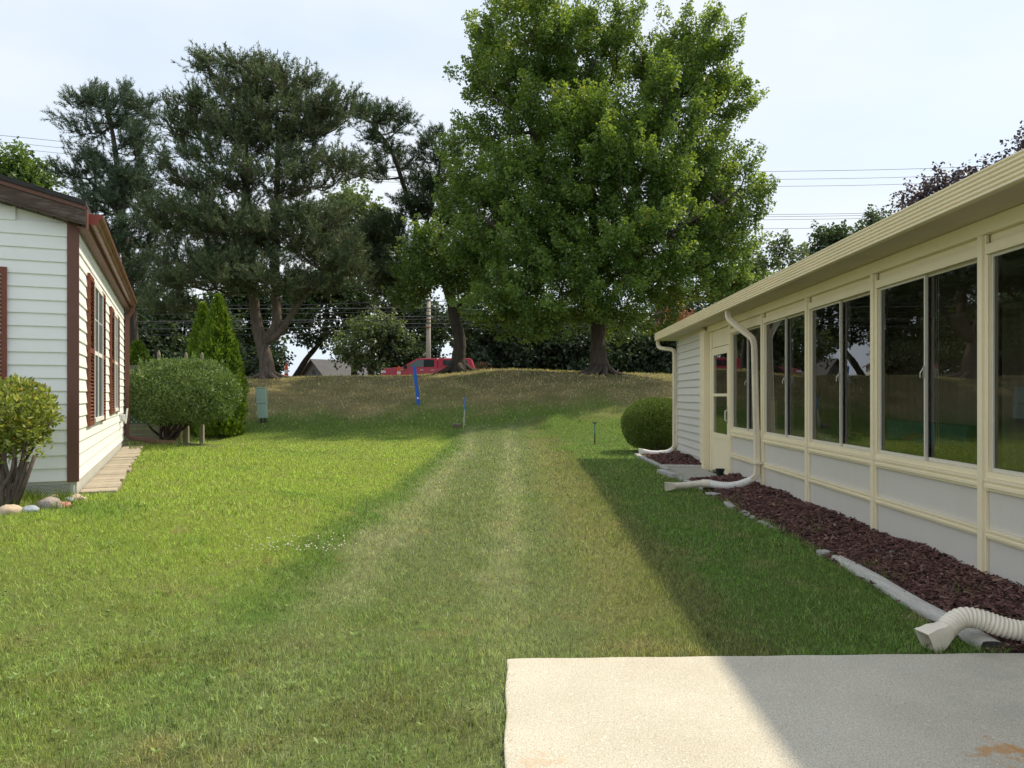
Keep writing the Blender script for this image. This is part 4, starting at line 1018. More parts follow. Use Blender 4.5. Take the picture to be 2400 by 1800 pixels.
# rocks at the corner bed
M['rock_pink'] = mat('rock_pink', (0.36, 0.31, 0.28), 0.85, 0.2, 9, 0.5, 30, dirt=(0.25, 0.20, 0.18), dirt_amt=0.5, dirt_scale=9, speck=(60, 0.25))
M['rock_red'] = mat('rock_red', (0.52, 0.26, 0.20), 0.85, 0.2, 9, 0.4, 30)
M['rock_tan'] = mat('rock_tan', (0.50, 0.40, 0.30), 0.85, 0.2, 9, 0.4, 30)
M['rock_blue'] = mat('rock_blue', (0.34, 0.38, 0.42), 0.85, 0.2, 9, 0.4, 30)
for k, (px, py, r, mm, lab) in enumerate((
        (118, 1190, 0.125, 'rock_pink', 'large speckled pinkish boulder at the white house corner'), (152, 1187, 0.065, 'rock_red', 'small reddish rock right of the large boulder'),
        (163, 1176, 0.060, 'rock_blue', 'pale bluish rock behind the reddish rock'), (178, 1172, 0.070, 'rock_tan', 'tan rock in front of the end paver'),
        (197, 1172, 0.040, 'rock_tan', 'smallest tan rock at the lawn side of the end paver'), (70, 1199, 0.075, 'rock_blue', 'flat blue grey rock left of the large boulder'),
        (22, 1203, 0.11, 'rock_tan', 'flat pale rock under the yellow green bush'), (128, 1170, 0.055, 'rock_tan', 'curved tan stone behind the large boulder'))):
    p = on_ground(px, py); o = link('rock', rock_mesh('rock', r, 0.62, 20 + k, 3), M[mm], smooth='all'); o.location = (p.x, p.y, p.z + r * 0.12)
    o.rotation_euler = (0, 0, k * 1.3); tag(o, lab, 'rock')

# ------------------------------------------------------------------ trees
M['bark_maple'] = mat('bark_maple', (0.085, 0.068, 0.055), 0.95, 0.35, 4, 1.0, 9, stretch=(3, 3, 0.6))
M['bark_pine'] = mat('bark_pine', (0.135, 0.108, 0.090), 0.95, 0.4, 4, 1.0, 8, stretch=(3, 3, 0.6), dirt=(0.05, 0.04, 0.035), dirt_amt=0.7, dirt_scale=5)
M['bark_dark'] = mat('bark_dark', (0.055, 0.045, 0.038), 0.95, 0.35, 4, 0.8, 9, stretch=(3, 3, 0.6))
M['leaf_maple'] = leaf_mat('leaf_maple', (0.060, 0.122, 0.036), (0.215, 0.335, 0.095), 0.52, dry=(0.26, 0.20, 0.05), tcol=(1.7, 1.45, 0.5), gloss=0.5)
M['leaf_small'] = leaf_mat('leaf_small', (0.050, 0.100, 0.032), (0.165, 0.255, 0.080), 0.42, tcol=(1.4, 1.3, 0.5))
M['needle'] = leaf_mat('needle_olive', (0.050, 0.076, 0.040), (0.170, 0.220, 0.106), 0.22, rough=0.5, dry=(0.16, 0.085, 0.04), tcol=(1.1, 1.15, 0.7))
M['needle_blue'] = leaf_mat('needle_blue', (0.042, 0.074, 0.050), (0.145, 0.200, 0.125), 0.18, rough=0.5, tcol=(1.1, 1.15, 0.8))
M['needle_dark'] = leaf_mat('needle_dark', (0.030, 0.056, 0.030), (0.110, 0.160, 0.070), 0.18, rough=0.5, tcol=(1.1, 1.2, 0.7))
M['leaf_far'] = leaf_mat('leaf_far', (0.035, 0.062, 0.030), (0.110, 0.155, 0.075), 0.32)
M['leaf_far2'] = leaf_mat('leaf_far_pale', (0.060, 0.098, 0.042), (0.200, 0.245, 0.120), 0.36)
M['leaf_fardark'] = leaf_mat('leaf_far_dark', (0.028, 0.048, 0.032), (0.080, 0.115, 0.068), 0.30)
M['leaf_purple'] = leaf_mat('leaf_purple', (0.040, 0.032, 0.038), (0.115, 0.090, 0.098), 0.25, tcol=(1.1, 0.95, 0.95))
M['leaf_rust'] = leaf_mat('leaf_rust', (0.16, 0.07, 0.035), (0.36, 0.16, 0.07), 0.35, tcol=(1.2, 1.0, 0.7))

def lobe(px, py, rx, ry, Y, dy=0.0, rd=None, w=1.0):
    """crown lobe: picture centre and half-extents turned into a real ellipsoid at depth Y + dy"""
    s = Y / F
    c = P(px, py, Y + dy)
    return (np.array(c), np.array((rx * s, rd if rd else 0.9 * (rx + ry) / 2 * s, ry * s)), w)

def sample_lobes(lobes, n, inner=0.35):
    vol = np.array([l[1][0] * l[1][2] * l[2] for l in lobes]); pick = RNG.choice(len(lobes), n, p=vol / vol.sum())
    d = rand_dirs(n); r = inner + (1 - inner) * np.sqrt(RNG.random(n))
    c = np.array([l[0] for l in lobes])[pick]; R = np.array([l[1] for l in lobes])[pick]
    return c + d * r[:, None] * R

def clumped(lobes, n, n_clumps, rxy, rz, inner=0.5, bottom=-0.25, shrink=0.72):
    """tips gathered into leaf masses, so that the crown breaks into lit tops and dark gaps"""
    cand = sample_lobes([(c, np.maximum(R * shrink, R - 1.0), w) for c, R, w in lobes], n_clumps * 4, inner); keep = [0]; dm = ((cand - cand[0]) ** 2).sum(1)
    for _ in range(n_clumps - 1):                                  # evenly spread clump centres
        k = int(np.argmax(dm * RNG.uniform(0.5, 1.0, len(cand)))); keep.append(k); dm = np.minimum(dm, ((cand - cand[k]) ** 2).sum(1))
    cc = cand[keep]; a = RNG.uniform(*rxy, n_clumps); b = RNG.uniform(*rz, n_clumps)
    pick = RNG.integers(0, n_clumps, n); d = rand_dirs(n); d[:, 2] = np.maximum(d[:, 2], bottom + 0.1 * RNG.random(n))
    r = (0.35 + 0.65 * np.sqrt(RNG.random(n)))[:, None]
    return cc[pick] + d * r * np.stack([a[pick], a[pick], b[pick]], -1)

def grow(trunks, tips, amin=0.25, sag=0.10, k_path=0.30, down=0.5, r_tip=0.012, max_new=None):
    """join crown tips to the trunks by their cheapest way back; returns node arrays and leaf-bearing points"""
    N = sum(len(t) * 60 for t in trunks) + len(tips) * 40
    pos = np.zeros((N, 3)); par = np.full(N, -1); fix = np.zeros(N); plen = np.zeros(N); okay = np.zeros(N, bool); n = 0
    for ti, tr in enumerate(trunks):
        pts = smooth_path([q[0] for q in tr], 8)
        rr = np.interp(np.linspace(0, len(tr) - 1, len(pts)), range(len(tr)), [q[1] for q in tr])
        prev = -1
        if ti: prev = int(np.argmin(((pos[:n] - np.array(pts[0])) ** 2).sum(1)))
        for j, p in enumerate(pts):
            pos[n] = p; par[n] = prev; fix[n] = rr[j]; plen[n] = 0.0
            okay[n] = ti > 0 or j > amin * len(pts); prev = n; n += 1
    base = pos[0].copy()
    order = np.argsort(((tips - np.array([base[0], base[1], base[2] + 5])) ** 2).sum(1) * RNG.uniform(0.6, 1.4, len(tips)))
    em_p, em_d, n_tr = [], [], n
    for t in tips[order]:
        dv = pos[:n] - t; dist = np.sqrt((dv ** 2).sum(1))
        cost = dist + k_path * plen[:n] + down * np.maximum(dv[:, 2], 0) + np.where(okay[:n], 0, 1e3)
        a = int(np.argmin(cost)); D = dist[a]
        if D < 0.15: continue
        m = max(2, int(D / 0.55)); ctrl = (pos[a] + t) / 2 + np.array([0, 0, -sag * D]) + RNG.normal(0, 0.06 * D, 3)
        prev = a
        for q in range(1, m + 1):
            s = q / m; pt = (1-s)**2 * pos[a] + 2*s*(1-s) * ctrl + s*s * t
            pos[n] = pt; par[n] = prev; plen[n] = plen[prev] + np.linalg.norm(pt - pos[prev]); okay[n] = True
            if s > 0.4 or D - s * D < 1.2: em_p.append(pt); em_d.append(pt - pos[prev])
            prev = n; n += 1
    pos, par, fix = pos[:n], par[:n], fix[:n]
    cnt = np.ones(n)
    for i in range(n - 1, n_tr - 1, -1):
        if par[i] >= 0: cnt[par[i]] += cnt[i] * 0.9
    rad = np.where(fix > 0, fix, np.minimum(r_tip * cnt ** 0.42, 0.16))
    return pos, par, rad, n_tr, np.array(em_p), unit(np.array(em_d))

def limbs_mesh(name, pos, par, rad, n_tr, trunks, skip_trunk=True):
    """tapered four to five sided tubes for branches"""
    idx = np.arange(n_tr, len(pos)); a, b = pos[par[idx]], pos[idx]
    ra, rb = np.minimum(rad[par[idx]], rad[idx] * 1.6), rad[idx]
    d = unit(b - a); ref = np.where(np.abs(d[:, 2:3]) < 0.9, [[0, 0, 1.0]], [[1.0, 0, 0]])
    u = unit(np.cross(d, ref)); w = np.cross(d, u); k = 5
    ang = np.arange(k) * 2 * np.pi / k
    cs, sn = np.cos(ang)[None, :, None], np.sin(ang)[None, :, None]
    off = u[:, None] * cs + w[:, None] * sn
    v = np.concatenate([a[:, None] + off * ra[:, None, None], b[:, None] + off * rb[:, None, None]], 1)
    n = len(idx); i = np.arange(n)[:, None, None] * 2 * k; j = np.arange(k)[None, :, None]
    f = np.concatenate([i + j, i + (j + 1) % k, i + k + (j + 1) % k, i + k + j], 2).reshape(-1, 4)
    return np_mesh(name, v.reshape(-1, 3), 4, faces=f)

def spray_leaves(p, d, per, length, up=0.45, spread=0.28, L=(0.5, 0.9), droop=0.35, aspect=0.8, centre=None, out=0.5, tri=False):
    """leafy plumes: leaves crowd round a shoot and thin out to its tip"""
    n = len(p)
    rad = unit((p - centre) * np.array([1, 1, 0.35])) if centre is not None else 0 * p
    ax = unit(d * 0.45 + rad * out + np.array([0, 0, up]) + RNG.normal(0, 0.22, (n, 3)))
    Ls = RNG.uniform(*L, n); tone = RNG.normal(0, 0.14, n)
    P_, A, Q = np.repeat(p, per, 0), np.repeat(ax, per, 0), np.repeat(tone, per)
    t = RNG.random(len(P_)) ** 0.9
    rr = spread * (0.35 + 1.1 * t) * (1.05 - t) * 2.0
    off = rand_dirs(len(P_)) * (rr * RNG.random(len(P_)) ** 0.45)[:, None]
    c = P_ + A * (t * np.repeat(Ls, per))[:, None] + off
    o_ = unit(off)
    ld = unit(o_ * 0.6 + A * 0.25 + np.array([0, 0, -droop]) + RNG.normal(0, 0.45, (len(P_), 3)))
    nr = unit(o_ * 0.7 + np.array([0, 0, 0.7]) + RNG.normal(0, 0.35, (len(P_), 3)))
    s = length * RNG.uniform(0.65, 1.25, len(P_))
    tone_ = np.clip(RNG.random(len(P_)) * 0.72 + 0.12 + Q, 0, 0.97)
    if tri: return tri_leaves(c, ld, nr, s, s * 0.95, tone_)
    return leaves(c, ld, nr, s, s * aspect, 0.2, tone_)

def spray_needles(p, d, shoots, per, length, width, up=0.5, L=(0.3, 0.5)):
    P_, D = np.repeat(p, shoots, 0), np.repeat(d, shoots, 0); n = len(P_)
    P_ = P_ + RNG.normal(0, 0.10, (n, 3))
    ax = unit(D * 0.8 + np.array([0, 0, up]) + RNG.normal(0, 0.40, (n, 3))); Ls = RNG.uniform(*L, n); tone = RNG.normal(0, 0.17, n)
    PP, A = np.repeat(P_, per, 0), np.repeat(ax, per, 0); m = len(PP)
    t = RNG.random(m); c = PP + A * (t * np.repeat(Ls, per))[:, None]
    nd = unit(A * 0.75 + unit(np.cross(A, RNG.normal(size=(m, 3)))) * RNG.uniform(0.5, 1.0, m)[:, None])
    ln = length * RNG.uniform(0.7, 1.2, m)[:, None]; sd = unit(np.cross(nd, RNG.normal(size=(m, 3)))) * width * 0.5
    v = np.stack([c - sd, c + sd, c + nd * ln], 1).reshape(-1, 3)
    return v, np.arange(3 * m).reshape(-1, 3), np.repeat(np.clip(RNG.random(m) * 0.7 + 0.12 + np.repeat(tone, per), 0, 1), 3)

def twigs_out(p, d, k, lo, hi, up=0.25):
    """side twigs: every leaf-bearing point gets k shoots around it"""
    P_, D = np.repeat(p, k, 0), np.repeat(d, k, 0); n = len(P_)
    v = unit(D * 0.5 + RNG.normal(0, 0.75, (n, 3)) + np.array([0, 0, up]))
    return P_ + v * RNG.uniform(lo, hi, n)[:, None], unit(v + D * 0.5)

def plant_tree(name, label, trunks, lobes, n_tips, bark, leafm, kind='leaf', roots=0, per=26, size=0.15, group=None, inner=0.35, cat='tree', sag=0.1, down=0.5, amin=0.25, shoots=3, width=0.017, up=0.45, L=(0.5, 0.9), spread=0.28, k_path=0.3, twigs=1, reach=(0.1, 0.8), clump=None, tri=False, loose=0.0):
    base = trunks[0][0][0]
    t = thing(name, label, cat, base, 0, group)
    bv = np.array(base)
    tips = np.concatenate([clumped(lobes, int(n_tips * (1 - loose)), *clump), sample_lobes([(c, R * 0.92, w) for c, R, w in lobes], int(n_tips * loose) + 1, 0.3)]) if clump else sample_lobes(lobes, n_tips, inner)
    pos, par, rad, n_tr, ep, ed = grow(trunks, tips, amin, sag, k_path, down)
    if twigs > 1: ep, ed = twigs_out(ep, ed, twigs, *reach)
    mb = MB()
    for ti, tr in enumerate(trunks):
        pts = smooth_path([q[0] - base for q in tr], 8); rr = list(np.interp(np.linspace(0, len(tr) - 1, len(pts)), range(len(tr)), [q[1] for q in tr]))
        rr = [r * (1 + 0.04 * math.sin(i * 1.9 + ti)) for i, r in enumerate(rr)]
        n = 14
        o = len(mb.v); mb.tube(pts, rr, n)
        for i in range(o, len(mb.v)):                              # bark ridges
            v = mb.v[i]; q = (i - o) % n; a = 1 + 0.05 * math.sin(q * 2.4 + (i - o) // n * 0.35)
            c = pts[min((i - o) // n, len(pts) - 1)]
            mb.v[i] = (c.x + (v[0] - c.x) * a, c.y + (v[1] - c.y) * a, v[2])
    for k in range(roots):
        a = 2 * math.pi * k / roots + random.uniform(-.3, .3); R0 = trunks[0][0][1]; ln = R0 * random.uniform(1.6, 3.0)
        pts = []
        for q in range(7):
            s = q / 6; rr_ = R0 * 0.55 + ln * s; aa = a + 0.25 * math.sin(s * 3 + k)
            x, y = rr_ * math.cos(aa), rr_ * math.sin(aa)
            pts.append(Vector((x, y, gz(base.x + x, base.y + y) - base.z + R0 * 0.75 * (1 - s) ** 2.2 - 0.02)))
        mb.tube(pts, [R0 * 0.36 * (1 - 0.85 * q / 6) for q in range(7)], 8)
    mb.build('trunk', M[bark], t, smooth='all')
    me = limbs_mesh('branches', pos - bv, par, rad, n_tr, trunks)
    link('branches', me, M[bark], t, smooth='all')
    cen = np.mean([l[0] for l in lobes], 0) - bv
    if kind == 'leaf': v, f, q = spray_leaves(ep - bv, ed, per, size, up=up, spread=spread, L=L, centre=cen, tri=tri)
    else: v, f, q = spray_needles(ep - bv, ed, shoots, per, size, width, up=up, L=L)
    link('crown', np_mesh('crown', v, 3, q, f), M[leafm], t)
    return t

def TP(px, py, Y, r): return (P(px, py, Y), r)
def based(px, Y, r):
    x = (px - 1200) / F * Y; return (Vector((x, Y, gz(x, Y) - 0.05)), r)

# big maple on the bank
YM = 32.5
plant_tree('maple_tree', 'huge leafy green maple with flared roots on the bank', [
    [based(1408, YM, 0.44), TP(1404, 845, YM, 0.36), TP(1402, 800, YM, 0.32), TP(1400, 720, YM, 0.29), TP(1396, 600, YM, 0.24), TP(1385, 450, YM, 0.15), TP(1375, 300, YM, 0.05)],
    [TP(1398, 640, YM, 0.18), TP(1450, 520, YM + 0.5, 0.14), TP(1520, 380, YM + 0.5, 0.13), TP(1600, 220, YM + 0.3, 0.06)],
    [TP(1396, 620, YM, 0.17), TP(1330, 500, YM - 0.4, 0.13), TP(1260, 360, YM - 0.4, 0.12), TP(1215, 160, YM, 0.05)],
    [TP(1400, 690, YM, 0.14), TP(1480, 610, YM - 1.5, 0.11), TP(1600, 530, YM - 2, 0.08), TP(1700, 470, YM - 2, 0.04)],
    [TP(1400, 700, YM, 0.14), TP(1310, 630, YM - 1.5, 0.11), TP(1200, 560, YM - 2, 0.08), TP(1120, 500, YM - 2, 0.04)]],
    [lobe(1245, 285, 115, 85, YM, -0.3, 2.2, 1.3), lobe(1345, 110, 75, 110, YM, 0.2, 1.8, 1.2), lobe(1535, 190, 60, 120, YM, 0.3, 1.8, 1.2), lobe(1230, 90, 150, 130, YM, 0, 3.0), lobe(1160, 190, 80, 95, YM, -0.5, 1.8), lobe(1320, 190, 70, 130, YM, 0.5, 2.0), lobe(1380, 250, 60, 90, YM, 0.5, 1.6), lobe(1455, 110, 58, 118, YM, 0.5, 1.6), lobe(1630, 165, 85, 140, YM, 0, 2.4), lobe(1695, 250, 58, 95, YM, 0.5, 1.7),
     lobe(1560, 270, 70, 110, YM, -1.5, 2.0), lobe(1120, 355, 78, 62, YM, 0, 1.8), lobe(1400, 330, 130, 110, YM, -1.5, 2.6), lobe(1460, 400, 170, 140, YM, -1.8, 2.8), lobe(1250, 470, 170, 110, YM, -1.0, 3.0), lobe(1640, 410, 110, 110, YM, 0, 2.6),
     lobe(1715, 455, 62, 85, YM, -0.5, 2.0), lobe(1105, 470, 75, 70, YM, 0, 1.8), lobe(1670, 560, 95, 90, YM, -0.5, 2.4), lobe(1470, 560, 210, 120, YM, -1.5, 3.6), lobe(1200, 590, 160, 110, YM, -1.2, 3.2), lobe(1685, 670, 80, 62, YM, -1.0, 2.0), lobe(1580, 655, 110, 75, YM, -1.0, 2.6),
     lobe(1350, 680, 180, 95, YM, -1.5, 3.4), lobe(1190, 715, 115, 70, YM, -1.5, 2.6), lobe(1480, 740, 110, 50, YM, -1.0, 2.6), lobe(1290, 760, 95, 42, YM, -1.5, 2.4), lobe(1400, 480, 240, 240, YM, -0.3, 2.8, 0.5)],
    2200, 'bark_maple', 'leaf_maple', roots=11, per=85, size=0.125, tri=True, loose=0.5, amin=0.22, up=0.6, L=(0.5, 1.0), spread=0.30, clump=(200, (0.7, 1.15), (0.75, 1.3), 0.3))

# large pine with a forked trunk
YP = 33.5
plant_tree('pine_tree', 'largest pine, broad and dark with a hooked fork low in its trunk', [
    [based(627, YP, 0.36), TP(624, 845, YP, 0.30), TP(612, 800, YP, 0.28), TP(600, 745, YP, 0.22), TP(590, 640, YP, 0.20), TP(580, 500, YP, 0.15), TP(576, 350, YP, 0.11), TP(590, 225, YP, 0.05)],
    [TP(620, 795, YP, 0.22), TP(636, 782, YP - 0.2, 0.22), TP(647, 762, YP - 0.3, 0.21), TP(648, 725, YP - 0.3, 0.20), TP(645, 640, YP, 0.18), TP(648, 500, YP, 0.15), TP(652, 330, YP, 0.10), TP(648, 235, YP, 0.04)],
    [TP(620, 800, YP, 0.18), TP(650, 785, YP - 0.3, 0.16), TP(685, 735, YP - 0.5, 0.13), TP(735, 660, YP - 0.8, 0.1), TP(790, 600, YP - 1, 0.05)]],
    [lobe(520, 195, 50, 42, YP, 0, 1.4, 1.6), lobe(690, 195, 48, 45, YP, 0, 1.4, 1.6), lobe(600, 175, 95, 34, YP, 0, 1.6, 1.6), lobe(600, 235, 115, 75, YP, 0, 2.0), lobe(520, 290, 75, 75, YP, 0, 1.8), lobe(690, 280, 75, 80, YP, 0, 1.8), lobe(780, 270, 55, 65, YP, 0, 1.4), lobe(610, 320, 120, 90, YP, -0.5, 2.4), lobe(430, 300, 50, 60, YP, 0, 1.3), lobe(470, 400, 90, 90, YP, -0.3, 2.2),
     lobe(740, 390, 95, 70, YP, -0.3, 2.2), lobe(600, 450, 120, 60, YP, -1.0, 2.2, 0.7), lobe(450, 520, 95, 70, YP, -1, 2.4), lobe(570, 560, 140, 80, YP, -1.5, 2.8), lobe(720, 560, 110, 80, YP, -1.0, 2.4), lobe(820, 620, 60, 80, YP, -0.5, 2.0), lobe(430, 640, 90, 75, YP, -1, 2.4),
     lobe(560, 660, 150, 60, YP, -1.8, 2.8), lobe(700, 670, 110, 55, YP, -1.5, 2.4), lobe(400, 720, 70, 25, YP, -0.5, 2.0, 0.6)],
    1300, 'bark_pine', 'needle', kind='needle', roots=7, per=38, size=0.155, width=0.030, shoots=4, amin=0.3, sag=0.12, down=0.5, up=0.75, L=(0.45, 0.8), clump=(130, (0.8, 1.4), (0.35, 0.6), 0.2, -0.1))
# second pine, behind the white house
YL = 38.0
plant_tree('pine_tree', 'tall thin pine rising behind the white house, left of the largest pine', [
    [based(318, YL, 0.30), TP(312, 790, YL, 0.26), TP(300, 650, YL, 0.22), TP(286, 500, YL, 0.17), TP(268, 340, YL, 0.11), TP(252, 255, YL, 0.05)],
    [TP(288, 520, YL, 0.16), TP(255, 470, YL, 0.12), TP(205, 420, YL, 0.05)]],
    [lobe(225, 240, 55, 30, YL, 0, 1.6), lobe(190, 265, 34, 32, YL, 0, 1.2), lobe(270, 260, 75, 55, YL, 0, 1.8), lobe(200, 310, 40, 22, YL, 0, 1.2), lobe(320, 260, 32, 32, YL, 0, 1.2), lobe(330, 350, 40, 38, YL, 0, 1.4), lobe(215, 395, 40, 40, YL, 0, 1.4), lobe(300, 420, 75, 60, YL, 0, 2.2),
     lobe(175, 425, 40, 40, YL, 0, 1.4), lobe(250, 480, 60, 45, YL, 0, 2.0), lobe(340, 540, 60, 60, YL, 0, 2.4), lobe(280, 580, 70, 60, YL, 0, 2.4), lobe(330, 660, 70, 60, YL, 0, 2.4)],
    520, 'bark_dark', 'needle_blue', kind='needle', per=40, size=0.17, width=0.027, shoots=4, amin=0.25, sag=0.12, down=0.4, up=0.6, L=(0.4, 0.75), clump=(52, (0.7, 1.3), (0.4, 0.7), 0.25, -0.1))
# third pine, bent, between the largest pine and the maple
YS = 39.0
plant_tree('pine_tree', 'bent dark pine with tufted crown between the largest pine and the maple', [
    [based(1074, YS, 0.25), TP(1070, 770, YS, 0.21), TP(1035, 645, YS, 0.18), TP(985, 550, YS, 0.15), TP(948, 440, YS, 0.12), TP(918, 355, YS, 0.10), TP(880, 300, YS, 0.05)],
    [TP(990, 560, YS, 0.12), TP(1020, 440, YS, 0.09), TP(1035, 370, YS, 0.04)],
    [TP(1020, 640, YS, 0.16), TP(950, 610, YS, 0.1), TP(880, 600, YS, 0.05)]],
    [lobe(895, 295, 62, 40, YS, 0, 1.6), lobe(850, 275, 24, 16, YS, 0, 0.8), lobe(905, 345, 45, 26, YS, 0, 1.2), lobe(870, 410, 32, 30, YS, 0, 1.2), lobe(940, 375, 40, 24, YS, 0, 1.0), lobe(1025, 365, 50, 42, YS, 0, 1.5), lobe(1020, 440, 55, 40, YS, 0, 1.6),
     lobe(985, 490, 60, 42, YS, 0, 1.6), lobe(1050, 520, 50, 50, YS, 0, 1.6), lobe(900, 560, 70, 40, YS, 0, 2.0), lobe(870, 650, 65, 60, YS, 0, 2.2), lobe(950, 660, 80, 70, YS, 0, 2.4), lobe(1000, 590, 60, 50, YS, 0, 2.0)],
    520, 'bark_dark', 'needle_dark', kind='needle', per=40, size=0.18, width=0.028, shoots=4, amin=0.35, sag=0.1, down=0.4, up=0.6, L=(0.4, 0.75), clump=(52, (0.7, 1.3), (0.4, 0.7), 0.25, -0.1))
# small leafy tree with the curved trunk in front of the pickup
YC = 34.5
plant_tree('small_tree', 'small leafy tree with a thick curved trunk in front of the red pickup', [
    [based(1072, YC, 0.46), TP(1074, 845, YC, 0.31), TP(1078, 800, YC, 0.27), TP(1068, 760, YC, 0.25), TP(1060, 715, YC, 0.22), TP(1052, 660, YC, 0.16), TP(1040, 600, YC, 0.07)],
    [TP(1066, 745, YC, 0.2), TP(1090, 700, YC, 0.14), TP(1110, 650, YC, 0.06)]],
    [lobe(1030, 590, 70, 50, YC, 0, 1.8), lobe(1000, 650, 60, 45, YC, -0.5, 1.8), lobe(1080, 660, 65, 50, YC, -0.5, 1.8), lobe(1110, 600, 50, 50, YC, 0, 1.6), lobe(970, 700, 35, 28, YC, 0, 1.2)],
    200, 'bark_dark', 'leaf_small', roots=5, per=50, L=(0.6, 1.2), up=0.6, size=0.14, amin=0.5, inner=0.3)

# trees across the road and behind the houses
def far_tree(px, top, bottom, rx, Y, leafm, label, n=150, seed=0, cat='tree', size=0.32, per=15, trunk_px=None):
    g = Vector(((px - 1200) / F * Y, Y, gz((px - 1200) / F * Y, Y) - 0.05)); tp = trunk_px or px
    h = (bottom - top) / 2; cy_ = (top + bottom) / 2
    ls = [lobe(px, cy_, rx * 0.75, h * 0.8, Y, 0, rx * 0.6 * Y / F)]
    rr = random.Random(seed)
    for k in range(7):
        a = rr.uniform(0, 6.28); ls.append(lobe(px + math.cos(a) * rx * 0.6, cy_ + math.sin(a) * h * 0.62, rx * rr.uniform(0.28, 0.45), h * rr.uniform(0.26, 0.42), Y, rr.uniform(-1.5, 1.5), rx * 0.35 * Y / F, 1.3))
    bx = (tp - 1200) / F * Y
    return plant_tree('broadleaf_tree' if cat == 'tree' else 'broadleaf_shrub', label, [[(Vector((bx, Y, gz(bx, Y) - 0.05)), 0.28), TP((tp + px) / 2, (bottom + 860) / 2, Y, 0.22), TP(px, cy_ + h * 0.5, Y, 0.17), TP(px + 4, cy_ - h * 0.4, Y, 0.06)]],
                      ls, int(n * 1.15), 'bark_dark', leafm, per=per * 2, size=size, amin=0.45, inner=0.35, L=(1.0, 2.0), spread=0.55, group='plants across the road', up=0.4, cat=cat)
far_tree(830, 440, 640, 85, 66, 'leaf_far2', 'pale green rounded tree standing clear between the largest pine and the bent pine', 170, 1)
far_tree(430, 700, 872, 120, 60, 'leaf_far', 'dark tree across the road behind the arborvitae', 170, 2)
far_tree(330, 690, 880, 90, 63, 'leaf_fardark', 'dark tree across the road behind the white house end', 140, 3)
far_tree(560, 680, 850, 75, 64, 'leaf_far', 'dark tree across the road left of the hooked pine trunk', 130, 4)
far_tree(760, 640, 830, 110, 62, 'leaf_far', 'spreading tree over the grey gabled shed across the road', 190, 5, trunk_px=672)
far_tree(870, 770, 874, 80, 57, 'leaf_far2', 'pale leafy low tree left of the red pickup', 150, 6, size=0.24)
far_tree(960, 690, 850, 80, 66, 'leaf_fardark', 'dark tree behind the utility pole', 140, 7)
far_tree(1140, 700, 868, 85, 60, 'leaf_far', 'green tree right of the red pickup across the road', 150, 8)
far_tree(1240, 720, 876, 90, 58, 'leaf_fardark', 'dark spruce like tree left of the maple trunk across the road', 150, 9)
far_tree(1340, 740, 876, 80, 60, 'leaf_far', 'bluish green tree just left of the maple trunk across the road', 150, 10)
far_tree(1490, 740, 876, 100, 59, 'leaf_far', 'bluish green tree right of the maple trunk across the road', 160, 11)
far_tree(1600, 700, 878, 90, 62, 'leaf_fardark', 'dark tree across the road behind the gutter corner', 150, 12)
far_tree(1720, 640, 860, 90, 66, 'leaf_far', 'tree across the road hidden low behind the sunroom roof', 120, 13)
far_tree(1830, 545, 800, 95, 70, 'leaf_far2', 'pale willow like tree above the sunroom roof right of the maple', 210, 14)
far_tree(1960, 530, 760, 95, 74, 'leaf_far', 'green tree above the middle of the sunroom roof', 200, 15)
far_tree(2060, 510, 700, 75, 68, 'leaf_far', 'rounded green tree left of the purple leaved tree', 180, 16)
far_tree(20, 375, 620, 80, 46, 'leaf_small', 'light green tree rising over the white house roof', 260, 17, size=0.26)
far_tree(-120, 330, 700, 80, 44, 'leaf_small', 'green tree at the left picture edge over the white house', 120, 18, size=0.26)
far_tree(1590, 745, 785, 17, 56, 'leaf_rust', 'small tree with rusty orange leaves beside the gutter corner', 40, 19, size=0.22)
far_tree(2290, 390, 640, 190, 52, 'leaf_purple', 'purple leaved tree over the sunroom roof', 340, 20, size=0.24)
far_tree(2480, 270, 640, 110, 50, 'leaf_purple', 'tall dark tree at the right picture edge behind the roof', 180, 21, size=0.26)
for k, (px, top, rx, lm, lab) in enumerate((
        (1180, 800, 60, 'leaf_fardark', 'low dark bush beyond the road, first right of the pickup'), (1270, 790, 65, 'leaf_far', 'low bluish bush beyond the road left of the maple trunk'),
        (1360, 800, 60, 'leaf_fardark', 'low dark bush beyond the road touching the maple trunk'), (1455, 795, 65, 'leaf_far', 'low bluish bush beyond the road just right of the maple trunk'),
        (1545, 800, 60, 'leaf_fardark', 'low dark bush beyond the road beside the downspout corner'), (350, 790, 70, 'leaf_fardark', 'low dark bush beyond the road behind the deck fence'),
        (470, 800, 60, 'leaf_far', 'low bush beyond the road behind the arborvitae pair'), (965, 800, 45, 'leaf_fardark', 'low dark bush behind the pickup hood'), (590, 815, 55, 'leaf_fardark', 'low dark bush beyond the road left of the grey shed'))):
    far_tree(px, top, 893, rx, 57.2 + 0.3 * (k % 2), lm, lab, 90, 40 + k, cat='shrub', size=0.26)

